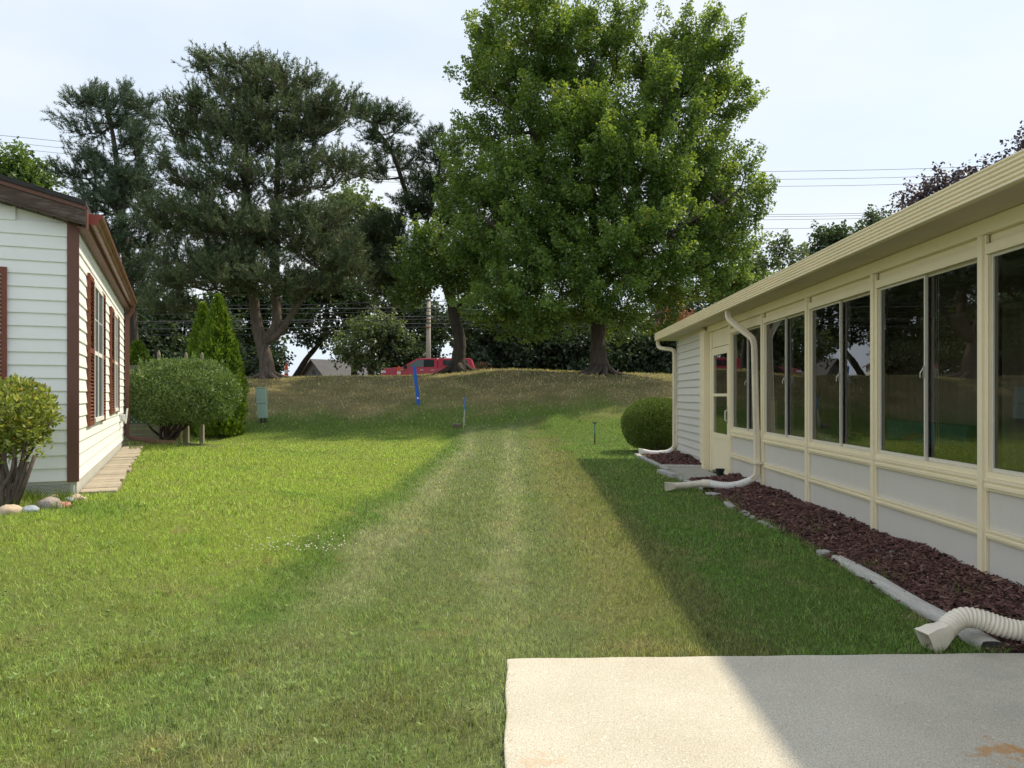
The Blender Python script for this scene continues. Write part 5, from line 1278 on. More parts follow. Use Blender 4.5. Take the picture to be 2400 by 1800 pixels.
# ------------------------------------------------------------------ clipped shrubs
M['leaf_privet'] = leaf_mat('leaf_privet', (0.070, 0.125, 0.042), (0.210, 0.280, 0.100), 0.30, rough=0.45, gloss=0.35)
M['leaf_yew'] = leaf_mat('leaf_yew', (0.045, 0.085, 0.018), (0.160, 0.220, 0.036), 0.28)
M['leaf_thuja'] = leaf_mat('leaf_thuja', (0.072, 0.132, 0.018), (0.220, 0.305, 0.042), 0.34)
M['leaf_gold'] = leaf_mat('leaf_gold', (0.150, 0.200, 0.045), (0.440, 0.460, 0.130), 0.35, rough=0.4, gloss=0.4, dry=(0.40, 0.22, 0.08))
M['twig'] = mat('twig_bark', (0.060, 0.042, 0.034), 0.95, 0.3, 8, 0.6, 20)
M['twig_grey'] = mat('twig_grey', (0.115, 0.090, 0.075), 0.95, 0.3, 8, 0.6, 20)
def shell(c, R, n, ln, asp, depth=0.10, power=2.4, bumps=0.05, flat_bottom=None, up=0.2, out=0.5, squash=0.25, rnd=0.8):
    d = rand_dirs(n)
    rr = 1.0 / (np.abs(d) ** power).sum(1) ** (1 / power)
    rr = rr * (1 + bumps * (np.sin(d[:, 0] * 7 + 1) * np.sin(d[:, 2] * 6 + d[:, 1] * 5) + 0.6 * np.sin(d[:, 0] * 15) * np.sin(d[:, 1] * 13 + d[:, 2] * 14)))
    dep = np.abs(RNG.normal(0, depth, n))
    p = np.asarray(c) + d * (rr * (1 - dep))[:, None] * np.asarray(R)
    nrm = unit(d / np.asarray(R))
    ld = unit(nrm * out + RNG.normal(0, rnd * 0.6, (n, 3)) + np.array([0, 0, up]))
    nn = unit(nrm * 0.8 + RNG.normal(0, 0.5, (n, 3)))
    s = ln * RNG.uniform(0.65, 1.25, n)
    k = np.ones(n, bool) if flat_bottom is None else p[:, 2] > flat_bottom + RNG.normal(0, 0.05, n)
    return leaves(p[k], ld[k], nn[k], s[k], s[k] * asp, squash)
def stems(base, targets, r, m, parent, wob=0.05):
    for k, t in enumerate(targets):
        a = Vector((random.uniform(-.1, .1), random.uniform(-.1, .1), -0.03)); t = Vector(t)
        mid = a.lerp(t, 0.5) + Vector((random.uniform(-wob, wob), random.uniform(-wob, wob), 0.02))
        q = a.lerp(t, 0.25) + Vector((random.uniform(-wob, wob) * 0.6, random.uniform(-wob, wob) * 0.6, 0.02))
        MB().tube(smooth_path([a, q, mid, t], 4), [r * (1 - 0.05 * i) for i in range(13)], 7).build('stem', m, parent, smooth='all')

pb = on_ground(388, 1040); s = pb.y / F
pv = thing('round_shrub', 'large clipped rounded shrub on bare stems beside the white house', 'shrub', pb)
ctr = P(428, 922, pb.y) - pb; RR = (122 * s, 1.0, 73 * s)
parts = [shell(ctr, RR, 15000, 0.070, 0.45, 0.09, 2.6, 0.065), shell(ctr, [q * 0.82 for q in RR], 5000, 0.075, 0.5, 0.2, 2.4, 0.05), shell(ctr + Vector((0, 0, RR[2] * 0.97)), (RR[0] * 0.75, 0.6, 0.07), 900, 0.07, 0.4, 0.3, 2.0, 0.2, up=1.2)]
sp = []
for k in range(34):                                                # stray shoots that escaped the shears
    a_ = random.uniform(0, 6.28); e_ = random.uniform(0.15, 1.2); o_ = np.array((math.cos(a_) * math.cos(e_), math.sin(a_) * math.cos(e_), math.sin(e_)))
    st_ = np.array(ctr) + o_ / (np.abs(o_) ** 2.6).sum() ** (1 / 2.6) * np.array(RR) * 0.95; n_ = random.randint(8, 16); t_ = np.linspace(0, random.uniform(0.12, 0.30), n_)[:, None]
    c_ = st_ + t_ * unit(o_ * 0.5 + np.array((random.uniform(-.3, .3), random.uniform(-.3, .3), 1.0)))
    sp.append(leaves(c_, RNG.normal(0, 0.7, (n_, 3)) + np.array([0, 0, 0.6]), unit(RNG.normal(0, 0.5, (n_, 3)) + np.array([0, 0, 1])), 0.055, 0.022, 0.2, 0.6 + 0.35 * RNG.random(n_)))
v, f, q = join_np(parts + sp); link('foliage', np_mesh('foliage', v, 3, q, f), M['leaf_privet'], pv)
stems(pb, [(ctr.x + random.uniform(-.85, .85), ctr.y + random.uniform(-.5, .5), ctr.z + random.uniform(-.45, .1)) for _ in range(16)], 0.035, M['twig'], pv, 0.08)

hp = on_ground(1540, 1063); s = hp.y / F
hd = thing('yew_hedge', 'dense dark green clipped yew mound at the corner of the grey siding', 'shrub', hp)
ctr = P(1555, 998, hp.y) - hp; ctr.y += 0.7
RR = (0.98 * 88 * s * 1.0, 1.0, 64 * s)
v, f, q = join_np([shell(ctr, RR, 20000, 0.045, 0.28, 0.045, 2.5, 0.02, up=0.4), shell(ctr, [q * 0.9 for q in RR], 11000, 0.06, 0.4, 0.10, 2.4, 0.03), shell(ctr, [q * 0.72 for q in RR], 5000, 0.09, 0.5, 0.2, 2.2, 0.03)])
link('foliage', np_mesh('foliage', v, 3, q, f), M['leaf_yew'], hd)
stems(hp, [(ctr.x + random.uniform(-.6, .6), ctr.y + random.uniform(-.5, .5), ctr.z + random.uniform(-.3, .2)) for _ in range(7)], 0.03, M['twig'], hd)

def thuja(px, base_py, top_py, wpx, label, n, dy=0.0, name='arborvitae'):
    b = on_ground(px, base_py); b = Vector(((px - 1200) / F * (b.y + dy), b.y + dy, 0)); b.z = gz(b.x, b.y)
    s = b.y / F; H = P(px, top_py, b.y).z - b.z; R = wpx * s / 2
    t = thing(name, label, 'shrub', b)
    z = RNG.random(n) ** 1.15; a = RNG.uniform(0, 2 * np.pi, n)
    prof = np.where(z < 0.25, 0.80 + 0.8 * z, 1.0 - ((z - 0.25) / 0.75) ** 1.7)
    ridge = 1 + 0.10 * np.sin(a * 5 + z * 4) + 0.06 * np.sin(a * 11 - z * 17) + 0.05 * np.sin(z * 40 + a * 3)
    rr = R * (prof * ridge + 0.02) * (1 - np.abs(RNG.normal(0, 0.09, n)))
    c = np.stack([rr * np.cos(a), rr * np.sin(a), z * H + 0.02], -1)
    o_ = np.stack([np.cos(a), np.sin(a), 0 * a], -1)
    ld = unit(o_ * 0.45 + np.array([0, 0, 0.9]) + RNG.normal(0, 0.3, (n, 3))); nn = unit(np.cross(o_, [0, 0, 1]) + RNG.normal(0, 0.6, (n, 3)))
    sz = 0.10 * RNG.uniform(0.6, 1.3, n) * (s / 0.0105)
    v, f, q = leaves(c, ld, nn, sz, sz * 0.45, 0.15)
    c2 = c * np.array([0.8, 0.8, 0.97]); v2, f2, q2 = leaves(c2[: n // 2], ld[: n // 2], nn[: n // 2], sz[: n // 2] * 1.3, sz[: n // 2] * 0.7, 0.15, RNG.random(n // 2) * 0.3)
    v, f, q = join_np([(v, f, q), (v2, f2, q2)])
    link('foliage', np_mesh('foliage', v, 3, q, f), M['leaf_thuja'], t)
    MB().tube([(0, 0, -0.05), (0.02, 0, H * 0.5), (0, 0, H * 0.93)], [0.07, 0.05, 0.01], 8).build('trunk', M['twig'], t, smooth='all')
    return t
thuja(512, 1022, 697, 114, 'tall pointed arborvitae, taller right one of the pair behind the round shrub', 15000)
thuja(476, 1022, 717, 84, 'shorter arborvitae, left one of the pair behind the round shrub', 11000, 0.25)
thuja(322, 990, 806, 80, 'small arborvitae showing above the deck fence beside the white house', 4500, 4.0)

bb = on_ground(22, 1188); s = bb.y / F
bsh = thing('gold_bush', 'yellow green bush on bare grey stems at the left edge', 'shrub', bb)
ctr = P(18, 975, bb.y) - bb; RR = (96 * s, 0.40, 84 * s)
v, f, q = join_np([shell(ctr, RR, 4600, 0.058, 0.55, 0.24, 2.1, 0.14, up=0.5, out=0.4), shell(ctr + Vector((0.1, 0, -0.22)), (0.26, 0.25, 0.25), 450, 0.055, 0.5, 0.3, 2.0, 0.2)])
link('foliage', np_mesh('foliage', v, 3, q, f), M['leaf_gold'], bsh)
stems(bb, [(ctr.x + random.uniform(-.38, .38), random.uniform(-.2, .2), ctr.z + random.uniform(-.25, .2)) for _ in range(13)], 0.022, M['twig_grey'], bsh, 0.06)
for k, (dx, hz_) in enumerate(((0.20, 0.42), (0.13, 0.36), (0.27, 0.48))):
    MB().tube([(dx * 0.3, -0.05, -0.02), (dx * 0.7, -0.06, hz_ * 0.5), (dx, -0.05, hz_)], [0.022, 0.02, 0.018], 8).build('cut_stem', M['twig_grey'], bsh, smooth='all')
# weeds in the corner bed and tall grass at the shrub foot
def weeds(name, label, pts, n, h, w, m, cat):
    V = []
    for (x, y) in pts:
        a = RNG.uniform(0, 6.28, n); b_ = RNG.uniform(0, 6.28, n); H = h * RNG.uniform(0.5, 1.3, n)
        base = np.stack([x + RNG.normal(0, .05, n), y + RNG.normal(0, .05, n), np.zeros(n)], -1); base[:, 2] = ground(base[:, 0], base[:, 1])
        sd = np.stack([np.cos(a), np.sin(a), 0*a], -1) * w / 2
        tip = base + np.stack([np.cos(b_) * H * 0.5, np.sin(b_) * H * 0.5, H], -1)
        V.append(np.stack([base - sd, base + sd, tip], 1).reshape(-1, 3))
    V = np.concatenate(V)
    return tag(link(name, np_mesh(name, V, 3, np.repeat(RNG.random(len(V) // 3), 3)), m, kind='stuff'), label, cat)
M['weed'] = leaf_mat('weed', (0.07, 0.12, 0.02), (0.20, 0.25, 0.06), 0.35)
pts = [on_ground(random.uniform(10, 165), random.uniform(1166, 1192)) for _ in range(26)]
weeds('bed_weeds', 'tufts of weeds in the corner bed under the yellow green bush', [(p.x, p.y) for p in pts], 26, 0.10, 0.010, M['weed'], 'weeds')
pts = [on_ground(random.uniform(300, 425), random.gauss(1052, 4)) for _ in range(26)]
weeds('tall_grass', 'taller seeding grass at the foot of the round shrub', [(p.x, p.y) for p in pts], 14, 0.16, 0.010, M['weed'], 'grass')
pts = [(local(random.uniform(-.83, -.3), y)) for y in (4.6, 5.4, 5.9, 6.3, 7.8, 8.4, 9.6, 10.4)]
V = weeds('bed_grass', 'thin grass tufts growing through the mulch', [(p.x, p.y) for p in pts], 24, 0.12, 0.005, M['weed'], 'grass'); V.location.z = 0.04

# ------------------------------------------------------------------ deck fence beside the white house
M['old_wood'] = mat('fence_wood', (0.21, 0.185, 0.145), 0.9, 0.2, 4, 0.4, 25, stretch=(1, 1, 0.3), objvar=0.12)
M['new_wood'] = mat('picket_wood', (0.30, 0.24, 0.16), 0.85, 0.15, 4, 0.3, 25, stretch=(1, 1, 0.3), objvar=0.1)
M['lattice'] = mat('lattice_green', (0.055, 0.085, 0.085), 0.8, 0.15, 5, objvar=0.1)
YF = 17.9
fx0, fx1 = (272 - 1200) / F * YF, (440 - 1200) / F * YF
fz = gz(fx1, YF)
fn = thing('lattice_fence', 'weathered deck fence with dark lattice and carved finials beside the white house', 'fence', (fx0, YF, fz))
Wf = fx1 - fx0
def fpost(x, h, y=0.0, name='post'):
    o = MB().box(x - 0.045, x + 0.045, y - 0.045, y + 0.045, -0.05, h).build(name, M['old_wood'], fn)
    MB().lathe([(0.03, 0), (0.042, 0.02), (0.042, 0.05), (0.022, 0.07), (0.040, 0.11), (0.044, 0.16), (0.032, 0.22), (0.008, 0.27)], 10, (x, y, h)).build('finial', M['old_wood'], o, smooth=True)
ztop = P(0, 854, YF).z - fz
for px in (278, 372, 436): fpost((px - 1200) / F * YF - fx0, ztop + (0.02 if px != 372 else 0.06))
fpost((447 - 1200) / F * YF - fx0 + 0.02, ztop + 0.05, 0.6)
MB().box(0.0, Wf, -0.03, 0.03, ztop - 0.15, ztop - 0.02).build('top_rail', M['old_wood'], fn)
MB().box(0.0, Wf, -0.025, 0.025, 0.40, 0.50).build('bottom_rail', M['old_wood'], fn)
for k in range(3): MB().box(-0.1, Wf - 0.35, -0.07, -0.046, 0.01 + 0.125 * k, 0.128 + 0.125 * k).build('skirt_board', M['old_wood'], fn)
z0, z1 = 0.50, ztop - 0.15
H = z1 - z0
for sgn, yy in ((1, -0.006), (-1, 0.006)):
    q = -H
    while q < Wf:
        a, b_ = max(q, 0.0), min(q + H, Wf)
        if b_ - a > 0.05:
            za, zb = (a - q), (b_ - q)
            if sgn < 0: za, zb = H - za, H - zb
            c = Vector(((a + b_) / 2, yy, z0 + (za + zb) / 2)); d = Vector((b_ - a, 0, zb - za)) / 2; nrm = Vector((-d.z, 0, d.x)).normalized() * 0.02
            MB().obox(c, d, nrm, (0, 0.005, 0)).build('lattice_slat', M['lattice'], fn)
        q += 0.115
# short picket gate and corner post to the right
for k in range(7):
    x = (404 + 4.0 * k - 1200) / F * YF - fx0
    MB().box(x - 0.014, x + 0.014, -0.12, -0.10, 0.05, 0.42).build('picket', M['new_wood'], fn)
x = (443 - 1200) / F * YF - fx0
MB().box(x - 0.04, x + 0.04, -0.15, -0.07, -0.05, 0.44).build('post', M['old_wood'], fn)
MB().box(x - 0.5, x + 0.05, -0.2, -0.05, -0.04, 0.04).build('step_board', M['old_wood'], fn)
# bare earth under the shrub: low ring of bark
eb = MB(); eb.v.append((pb.x, pb.y, pb.z + 0.03))
for k in range(1, 7):
    for q in range(28):
        a_ = 2 * math.pi * q / 28; r_ = 0.17 * k * (1 + 0.12 * math.sin(3 * a_ + 1) + 0.06 * math.sin(7 * a_)); ex_, ey_ = pb.x + 1.15 * r_ * math.cos(a_), pb.y + 0.75 * r_ * math.sin(a_)
        eb.v.append((ex_, ey_, gz(ex_, ey_) + 0.03 * (1 - (k / 6) ** 2) - (0.01 if k == 6 else -0.004)))
for q in range(28): eb.f.append((0, 1 + q, 1 + (q + 1) % 28))
for k in range(5):
    for q in range(28): eb.f.append((1 + k*28 + q, 1 + (k+1)*28 + q, 1 + (k+1)*28 + (q+1) % 28, 1 + k*28 + (q+1) % 28))
eb.build('bare_earth', mat('earth', (0.14, 0.11, 0.085), 0.95, 0.3, 8, 0.6, 30), kind='structure', smooth='all')

# ------------------------------------------------------------------ markers and boxes on the bank
M['ped_green'] = mat('pedestal_green', (0.34, 0.46, 0.40), 0.55, 0.06, 4, dirt=(0.25, 0.30, 0.25), dirt_amt=0.3)
M['dark_metal'] = mat('dark_metal', (0.05, 0.05, 0.05), 0.6, 0.2, 8)
p = on_ground(617, 990); s = p.y / F
pd = thing('utility_pedestal', 'pale green utility pedestal box standing on the grass bank', 'utility box', p)
pd.rotation_euler = (0, math.radians(-3.5), 0.15)
hh = 82 * s
MB().box(-0.09, -0.04, -0.06, 0.06, -0.05, hh * 0.13).box(0.03, 0.05, -0.06, 0.06, -0.05, hh * 0.13).box(0.08, 0.10, -0.05, 0.05, -0.05, hh * 0.13).build('stake', M['dark_metal'], pd)
MB().box(-0.155, 0.155, -0.12, 0.12, hh * 0.12, hh * 0.54).build('lower_cover', M['ped_green'], pd, bevel=0.02)
MB().box(-0.165, 0.165, -0.13, 0.13, hh * 0.541, hh * 0.965).build('upper_cover', M['ped_green'], pd, bevel=0.02)
MB().box(-0.17, 0.17, -0.135, 0.135, hh * 0.966, hh).build('lid', M['ped_green'], pd, bevel=0.012)
MB().box(0.156, 0.185, -0.03, 0.03, hh * 0.50, hh * 0.60).build('hasp', M['ped_green'], pd)

M['blue'] = mat('blue_plastic', (0.006, 0.095, 0.44), 0.45, 0.06, 3)
p = on_ground(981, 949); s = p.y / F
bp = thing('marker_post', 'bright blue flat marker post leaning left on the bank', 'marker post', p)
bp.rotation_euler = (math.radians(-4), math.radians(-6.5), 0.1)
MB().prism([(-0.062, -0.012), (-0.05, 0.012), (0.05, 0.012), (0.062, -0.012), (0.045, -0.004), (-0.045, -0.004)], -0.1, 91 * s, 'z').build('blade', M['blue'], bp)
MB().box(-0.03, 0.03, -0.0075, -0.0045, 14 * s, 18 * s).build('sticker', M['paper'], bp)
M['lath'] = mat('lath_wood', (0.38, 0.36, 0.31), 0.9, 0.15, 5, 0.3, 30)
p = on_ground(1087, 1001); s = p.y / F
sk = thing('survey_stake', 'thin grey wooden stake with blue painted top', 'stake', p); sk.rotation_euler = (0, math.radians(3), 0.2)
MB().box(-0.024, 0.024, -0.01, 0.01, -0.1, 40 * s).build('lath', M['lath'], sk)
MB().box(-0.025, 0.025, -0.011, 0.011, 40 * s, 71 * s).build('painted_top', mat('blue_spray', (0.06, 0.19, 0.42), 0.7, 0.15, 10), sk)
p = on_ground(1394, 1043); s = p.y / F
M['pipe_green'] = mat('faded_green', (0.10, 0.24, 0.17), 0.7, 0.25, 10)
gp_ = thing('metal_stake', 'slim metal stake, green above and rusty below, with a flat cap', 'stake', p)
MB().tube([(0, 0, -0.1), (0, 0, 26 * s)], 0.020, 8).build('rod', mat('rust', (0.075, 0.05, 0.04), 0.8, 0.3, 12), gp_)
MB().tube([(0, 0, 26 * s), (0, 0, 50 * s)], 0.0215, 8).build('painted_rod', M['pipe_green'], gp_)
MB().lathe([(0.03, 50 * s), (0.065, 51 * s), (0.065, 53 * s), (0.02, 53.6 * s)], 12).build('cap', M['dark_metal'], gp_)
p = on_ground(1071, 1001); s = p.y / F
vb = thing('brick_block', 'small brown block lying in the grass beside the wooden stake', 'block', p)
for k in range(2): MB().box(-0.12 + 0.122 * k, 0.0 + 0.122 * k, -0.08, 0.08, -0.02, 0.075).build('brick', mat('brown_block', (0.13, 0.085, 0.065), 0.9, 0.3, 9, objvar=0.15), vb, bevel=0.006)
MB().box(-0.13, 0.13, -0.09, 0.09, 0.076, 0.12).build('brick', M['old_wood'], vb, bevel=0.006)

M['orange'] = mat('safety_orange', (0.85, 0.115, 0.02), 0.5, 0.05, 4)
M['refl_white'] = mat('reflective_white', (0.80, 0.80, 0.78), 0.5, 0.04, 4)
def delineator(px, top, Y, label):
    x = (px - 1200) / F * Y; z = gz(x, Y); h = P(px, top, Y).z - z
    t = thing('traffic_delineator', label, 'traffic cone', (x, Y, z), 0, 'orange delineators by the road')
    MB().lathe([(0.22, 0), (0.22, 0.03), (0.14, 0.06)], 8).build('base', M['dark_metal'], t)
    zs = [0.06, h * 0.28, h * 0.55, h * 0.80, h * 0.92, h]; rs = [0.10, 0.09, 0.082, 0.075, 0.05, 0.045]
    for k in range(5): MB().lathe([(rs[k], zs[k]), (rs[k + 1], zs[k + 1] - 0.001)], 12).build('band', M['refl_white'] if k == 1 else M['orange'], t, smooth=True)
delineator(671, 853, 36.0, 'orange and white traffic delineator on the bank beside the hooked pine trunk')
delineator(935, 858, 37.6, 'orange traffic delineator on the bank in front of the pickup fender')

# ------------------------------------------------------------------ red pickup with a cap
M['red_paint'] = mat('red_paint', (0.52, 0.060, 0.095), 0.25, 0.04, 2, spec=0.6)
M['car_glass'] = mat('car_glass', (0.035, 0.045, 0.05), 0.08, 0.1, 2, spec=0.8)
M['cab_glass'] = mat('cab_glass', (0.14, 0.20, 0.20), 0.08, 0.1, 2, spec=0.8)
M['rubber'] = mat('rubber', (0.02, 0.02, 0.02), 0.8, 0.2, 8)
M['lamp'] = mat('headlamp', (0.70, 0.72, 0.74), 0.15, 0.1, 8, spec=0.8)
YT = 47.6
tx = (893 - 1200) / F * YT
tk = thing('pickup_truck', 'red pickup truck with a matching cap parked beyond the bank', 'truck', (tx, YT, 1.788))
HW = 0.98
def loft(prof, inset, name, m, parent, y0=0.0, y1=2 * HW, belt=1.36, top=1.95):
    """side profile across the truck's width, leaning inward above the belt line"""
    n = len(prof); b = MB()
    def off(z): return inset * max(0.0, (z - belt) / (top - belt))
    b.v = [(x, y0 + off(z), z) for x, z in prof] + [(x, y1 - off(z), z) for x, z in prof]
    b.f = [tuple(range(n)), tuple(range(2*n-1, n-1, -1))] + [(i, i+n, (i+1) % n + n, (i+1) % n) for i in range(n)]
    return b.build(name, m, parent, bevel=0.02)
def arch(cx, r, n=9): return [(cx + r * math.cos(a), 0.42 + r * math.sin(a)) for a in np.linspace(math.pi, 0, n)][::-1]
body = [(0.02, 0.50), (0.0, 0.98), (0.05, 1.18), (0.16, 1.27), (0.5, 1.335), (1.345, 1.40), (3.50, 1.36), (5.78, 1.36), (5.80, 0.55)]
body += [(5.2, 0.52)] + arch(4.62, 0.47) + [(1.6, 0.45)] + arch(1.02, 0.47) + [(0.4, 0.46)]
loft(body, 0.0, 'body', M['red_paint'], tk)
cab = [(1.345, 1.401), (1.75, 1.66), (2.15, 1.885), (2.45, 1.945), (2.9, 1.96), (3.42, 1.945), (3.48, 1.90), (3.49, 1.361)]
loft(cab, 0.17, 'cab', M['red_paint'], tk, 0.02, 2 * HW - 0.02)
capp = [(3.53, 1.361), (3.535, 1.93), (3.7, 1.96), (5.50, 1.945), (5.58, 1.91), (5.76, 1.361)]
loft(capp, 0.12, 'cargo_cap', M['red_paint'], tk, 0.02, 2 * HW - 0.02)
def win(pts, m, name='window', inset=0.17, y=0.02):
    off = lambda z: inset * (z - 1.36) / 0.59
    for sgn in (0, 1):
        vs_ = [(x, (y + off(z) - 0.006) if sgn == 0 else (2*HW - y - off(z) + 0.006), z) for x, z in pts]
        MB().add(vs_, [tuple(range(len(pts)))]).build(name, m, tk)
win([(1.66, 1.41), (2.60, 1.40), (2.60, 1.86), (2.22, 1.83), (1.90, 1.64)], M['cab_glass'])
win([(2.64, 1.40), (3.24, 1.41), (3.29, 1.47), (3.28, 1.83), (3.22, 1.86), (2.64, 1.86)], M['car_glass'])
win([(3.85, 1.50), (4.55, 1.47), (4.55, 1.83), (3.88, 1.83), (3.82, 1.78)], M['car_glass'], inset=0.12)
win([(4.62, 1.47), (5.32, 1.48), (5.36, 1.52), (5.34, 1.79), (5.28, 1.83), (4.62, 1.83)], M['car_glass'], inset=0.12)
MB().tube([(3.96, 0.006 + 0.12 * 0.2 + 0.002, 1.55), (3.96, 0.02 + 0.12 * 0.2 - 0.012, 1.55)], 0.075, 14).build('sticker', M['refl_white'], tk)
MB().box(1.42, 1.62, -0.16, 0.0, 1.30, 1.52).build('mirror', M['rubber'], tk, bevel=0.03)
MB().add([(1.42, 0.16, 1.43), (1.42, 2*HW-0.16, 1.43), (2.18, 2*HW-0.24, 1.90), (2.18, 0.24, 1.90)], [(0, 1, 2, 3)]).build('windscreen', M['car_glass'], tk).location = (-0.03, 0, 0.03)
for y0 in (-0.012, 2*HW - 0.25): MB().box(-0.012, 0.30, y0, y0 + 0.26, 1.02, 1.18).build('headlight', M['lamp'], tk, bevel=0.03)
for x in (2.42, 3.10): MB().box(x, x + 0.20, -0.025, -0.001, 1.19, 1.225).build('handle', M['refl_white'], tk)
MB().box(1.22, 1.38, -0.012, -0.001, 1.24, 1.27).build('badge', M['refl_white'], tk)
MB().box(-0.06, 0.03, 0.05, 2*HW - 0.05, 0.48, 0.66).build('bumper', M['lamp'], tk, bevel=0.02)
for x in (1.02, 4.62):
    for y in (0.03, 2*HW - 0.27):
        w = MB().tube([(x, y, 0.39), (x, y + 0.24, 0.39)], 0.39, 24).build('wheel', M['rubber'], tk, bevel=0.02)
        MB().tube([(x, y - 0.004, 0.39), (x, y + 0.02, 0.39)], 0.24, 18).build('rim', M['lamp'], w)
MB().box(0.3, 5.6, 0.3, 2*HW - 0.3, 0.3, 0.52).build('chassis', M['rubber'], tk)

# ------------------------------------------------------------------ utility pole and wires
M['pole'] = mat('pole_wood', (0.44, 0.41, 0.36), 0.9, 0.15, 3, 0.3, 20, stretch=(4, 4, 0.4))
M['wire'] = mat('wire', (0.035, 0.036, 0.04), 0.6, 0.1, 4)
M['wire_pale'] = mat('wire_pale', (0.10, 0.105, 0.11), 0.5, 0.1, 4)
M['orange_clip'] = mat('orange_clip', (0.55, 0.16, 0.05), 0.6, 0.1, 4)
YW = 55.5
x = (1004 - 1200) / F * YW
pl = thing('utility_pole', 'pale wooden utility pole behind the red pickup', 'utility pole', (x, YW, gz(x, YW)))
zt = P(0, 700, YW).z - gz(x, YW)
MB().tube([(0, 0, -0.3), (0, 0, zt * 0.5), (0.03, 0, zt)], [0.19, 0.17, 0.13], 14).build('pole', M['pole'], pl, smooth='all')
for yy in (749, 767): MB().box(-0.30, 0.16, -0.22, -0.18, P(0, yy + 1.5, YW).z - gz(x, YW), P(0, yy - 1.0, YW).z - gz(x, YW)).build('orange_clip', M['orange_clip'], pl)
for yy in (703, 722, 740, 757): MB().tube([(0, 0, P(0, yy + 1, YW).z - gz(x, YW)), (0, 0, P(0, yy - 1, YW).z - gz(x, YW))], 0.19, 10).build('clamp', M['dark_metal'], pl)
def wire(pts, r, m, label, grp):
    o = MB().tube(smooth_path([P(*q) for q in pts], 8), r, 5).build('overhead_wire', M[m], smooth='all')
    tag(o, label, 'wire', grp)
hi = [(-700, 250), (0, 317), (400, 358), (800, 393), (1200, 405), (1790, 402), (2300, 390), (3000, 350)]
for dy_, r, w_ in ((0, 0.016, 'topmost'), (15, 0.014, 'middle one'), (28, 0.014, 'lowest')):
    wire([(a, b + dy_ * (1.25 if a > 1500 else 1.0), 58.0) for a, b in hi], r, 'wire', w_ + ' of the three high power lines crossing the sky', 'high power lines')
for dy_, w_ in ((0, 'topmost'), (5, 'second'), (12, 'third'), (33, 'lowest')):
    wire([(-700, 470 + dy_, 56.5), (300, 500 + dy_, 56.5), (900, 508 + dy_, 56.5), (1800, 503 + dy_, 56.5), (2200, 496 + dy_, 56.5), (3000, 480 + dy_, 56.5)], 0.014, 'wire', w_ + ' of the four middle power lines right of the maple', 'middle power lines')
for dy_, w_ in ((0, 'topmost'), (13, 'middle one'), (25, 'lowest')):
    wire([(-700, 560 + dy_, 56.0), (900, 590 + dy_, 56.0), (1800, 580 + dy_, 56.0), (2200, 572 + dy_, 56.0), (3000, 560 + dy_, 56.0)], 0.016, 'wire_pale', w_ + ' of the three power lines in front of the far right trees', 'lower power lines')
for k, (l, c, rr_) in enumerate(((716, 706, 716), (724, 722, 730), (736, 730, 740), (752, 742, 752), (757, 749, 757), (770, 758, 764), (784, 767, 778))):
    wire([(-600, l + 6, 55.25), (560, l, 55.25), (820, (l + c) / 2, 55.25), (1004, c, 55.25), (1250, rr_, 55.25), (1600, rr_ + 4, 55.25), (2600, rr_, 55.25)], 0.022 + 0.008 * (k % 3 == 1), 'wire_pale' if k % 2 else 'wire',
         ('topmost', 'second', 'third', 'fourth', 'fifth', 'sixth', 'lowest')[k] + ' communication cable on the utility pole, counted from above', 'communication cables')

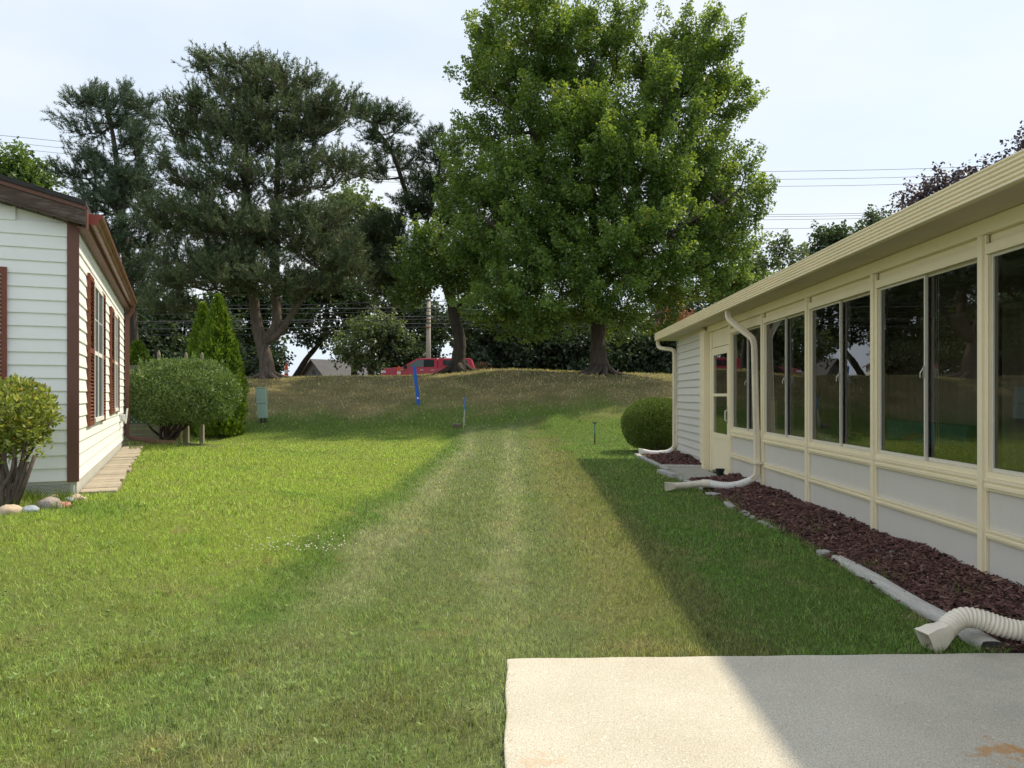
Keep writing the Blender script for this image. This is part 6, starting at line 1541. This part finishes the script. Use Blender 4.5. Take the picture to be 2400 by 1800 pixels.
# ------------------------------------------------------------------ houses across the road
M['shed_wall'] = mat('shed_wall', (0.20, 0.21, 0.23), 0.8, 0.08, 1)
M['shed_roof'] = mat('shed_roof', (0.11, 0.11, 0.12), 0.9, 0.15, 2)
M['far_white'] = mat('far_white', (0.62, 0.62, 0.60), 0.8, 0.06, 1)
def gable_house(px, Y, wpx, ridge_py, eave_py, depth, mw, mr, label, name, rot=0.5):
    x = (px - 1200) / F * Y; g = gz(x, Y); w = wpx * Y / F; ze = P(0, eave_py, Y).z - g; zr = P(0, ridge_py, Y).z - g
    h = thing(name, label, 'building', (x, Y, g), rot)
    MB().prism([(-w/2, -0.1), (w/2, -0.1), (w/2, ze), (0, zr - 0.05), (-w/2, ze)], 0, depth).build('wall', mw, h)
    for s_ in (-1, 1):
        MB().prism([(0, zr + 0.06), (s_ * (w/2 + 0.35), ze - 0.05), (s_ * (w/2 + 0.35), ze - 0.17), (0, zr - 0.06)], -0.35, depth + 0.35).build('roof', mr, h)
    MB().box(-0.45, 0.45, -0.03, -0.001, 0.0, min(2.0, ze * 0.8)).build('door', M['far_white'], h)
    MB().box(-0.25, 0.25, -0.04, -0.001, ze + 0.1, ze + 0.5).build('vent', mr, h)
gable_house(735, 70, 85, 843, 880, 7.0, M['shed_wall'], M['shed_roof'], 'grey gabled shed across the road right of the hooked pine trunk', 'shed', -0.75)
gable_house(560, 72, 150, 810, 852, 8.0, M['far_white'], M['shed_roof'], 'pale house across the road behind the arborvitae', 'far_house', 0.3)
gable_house(1120, 75, 90, 800, 846, 8.0, M['far_white'], M['shed_roof'], 'pale house across the road behind the pickup tail', 'far_house', -0.2)
# flowering bush by the truck's tail
x = (1128 - 1200) / F * 54.5
fb_ = thing('flower_bush', 'bush with dark red flowers behind the pickup tail', 'shrub', (x, 54.6, gz(x, 54.6)))
v, f, q = shell((0, 0, 1.0), (0.9, 0.8, 0.95), 1800, 0.13, 0.6, 0.2, 2.0, 0.15); link('foliage', np_mesh('foliage', v, 3, q, f), M['leaf_far2'], fb_)
v, f, q = shell((0, 0, 1.0), (0.92, 0.82, 0.97), 260, 0.12, 0.9, 0.05, 2.0, 0.15); link('blossoms', np_mesh('blossoms', v, 3, q, f), leaf_mat('blossom_red', (0.22, 0.03, 0.05), (0.42, 0.07, 0.10), 0.2), fb_)
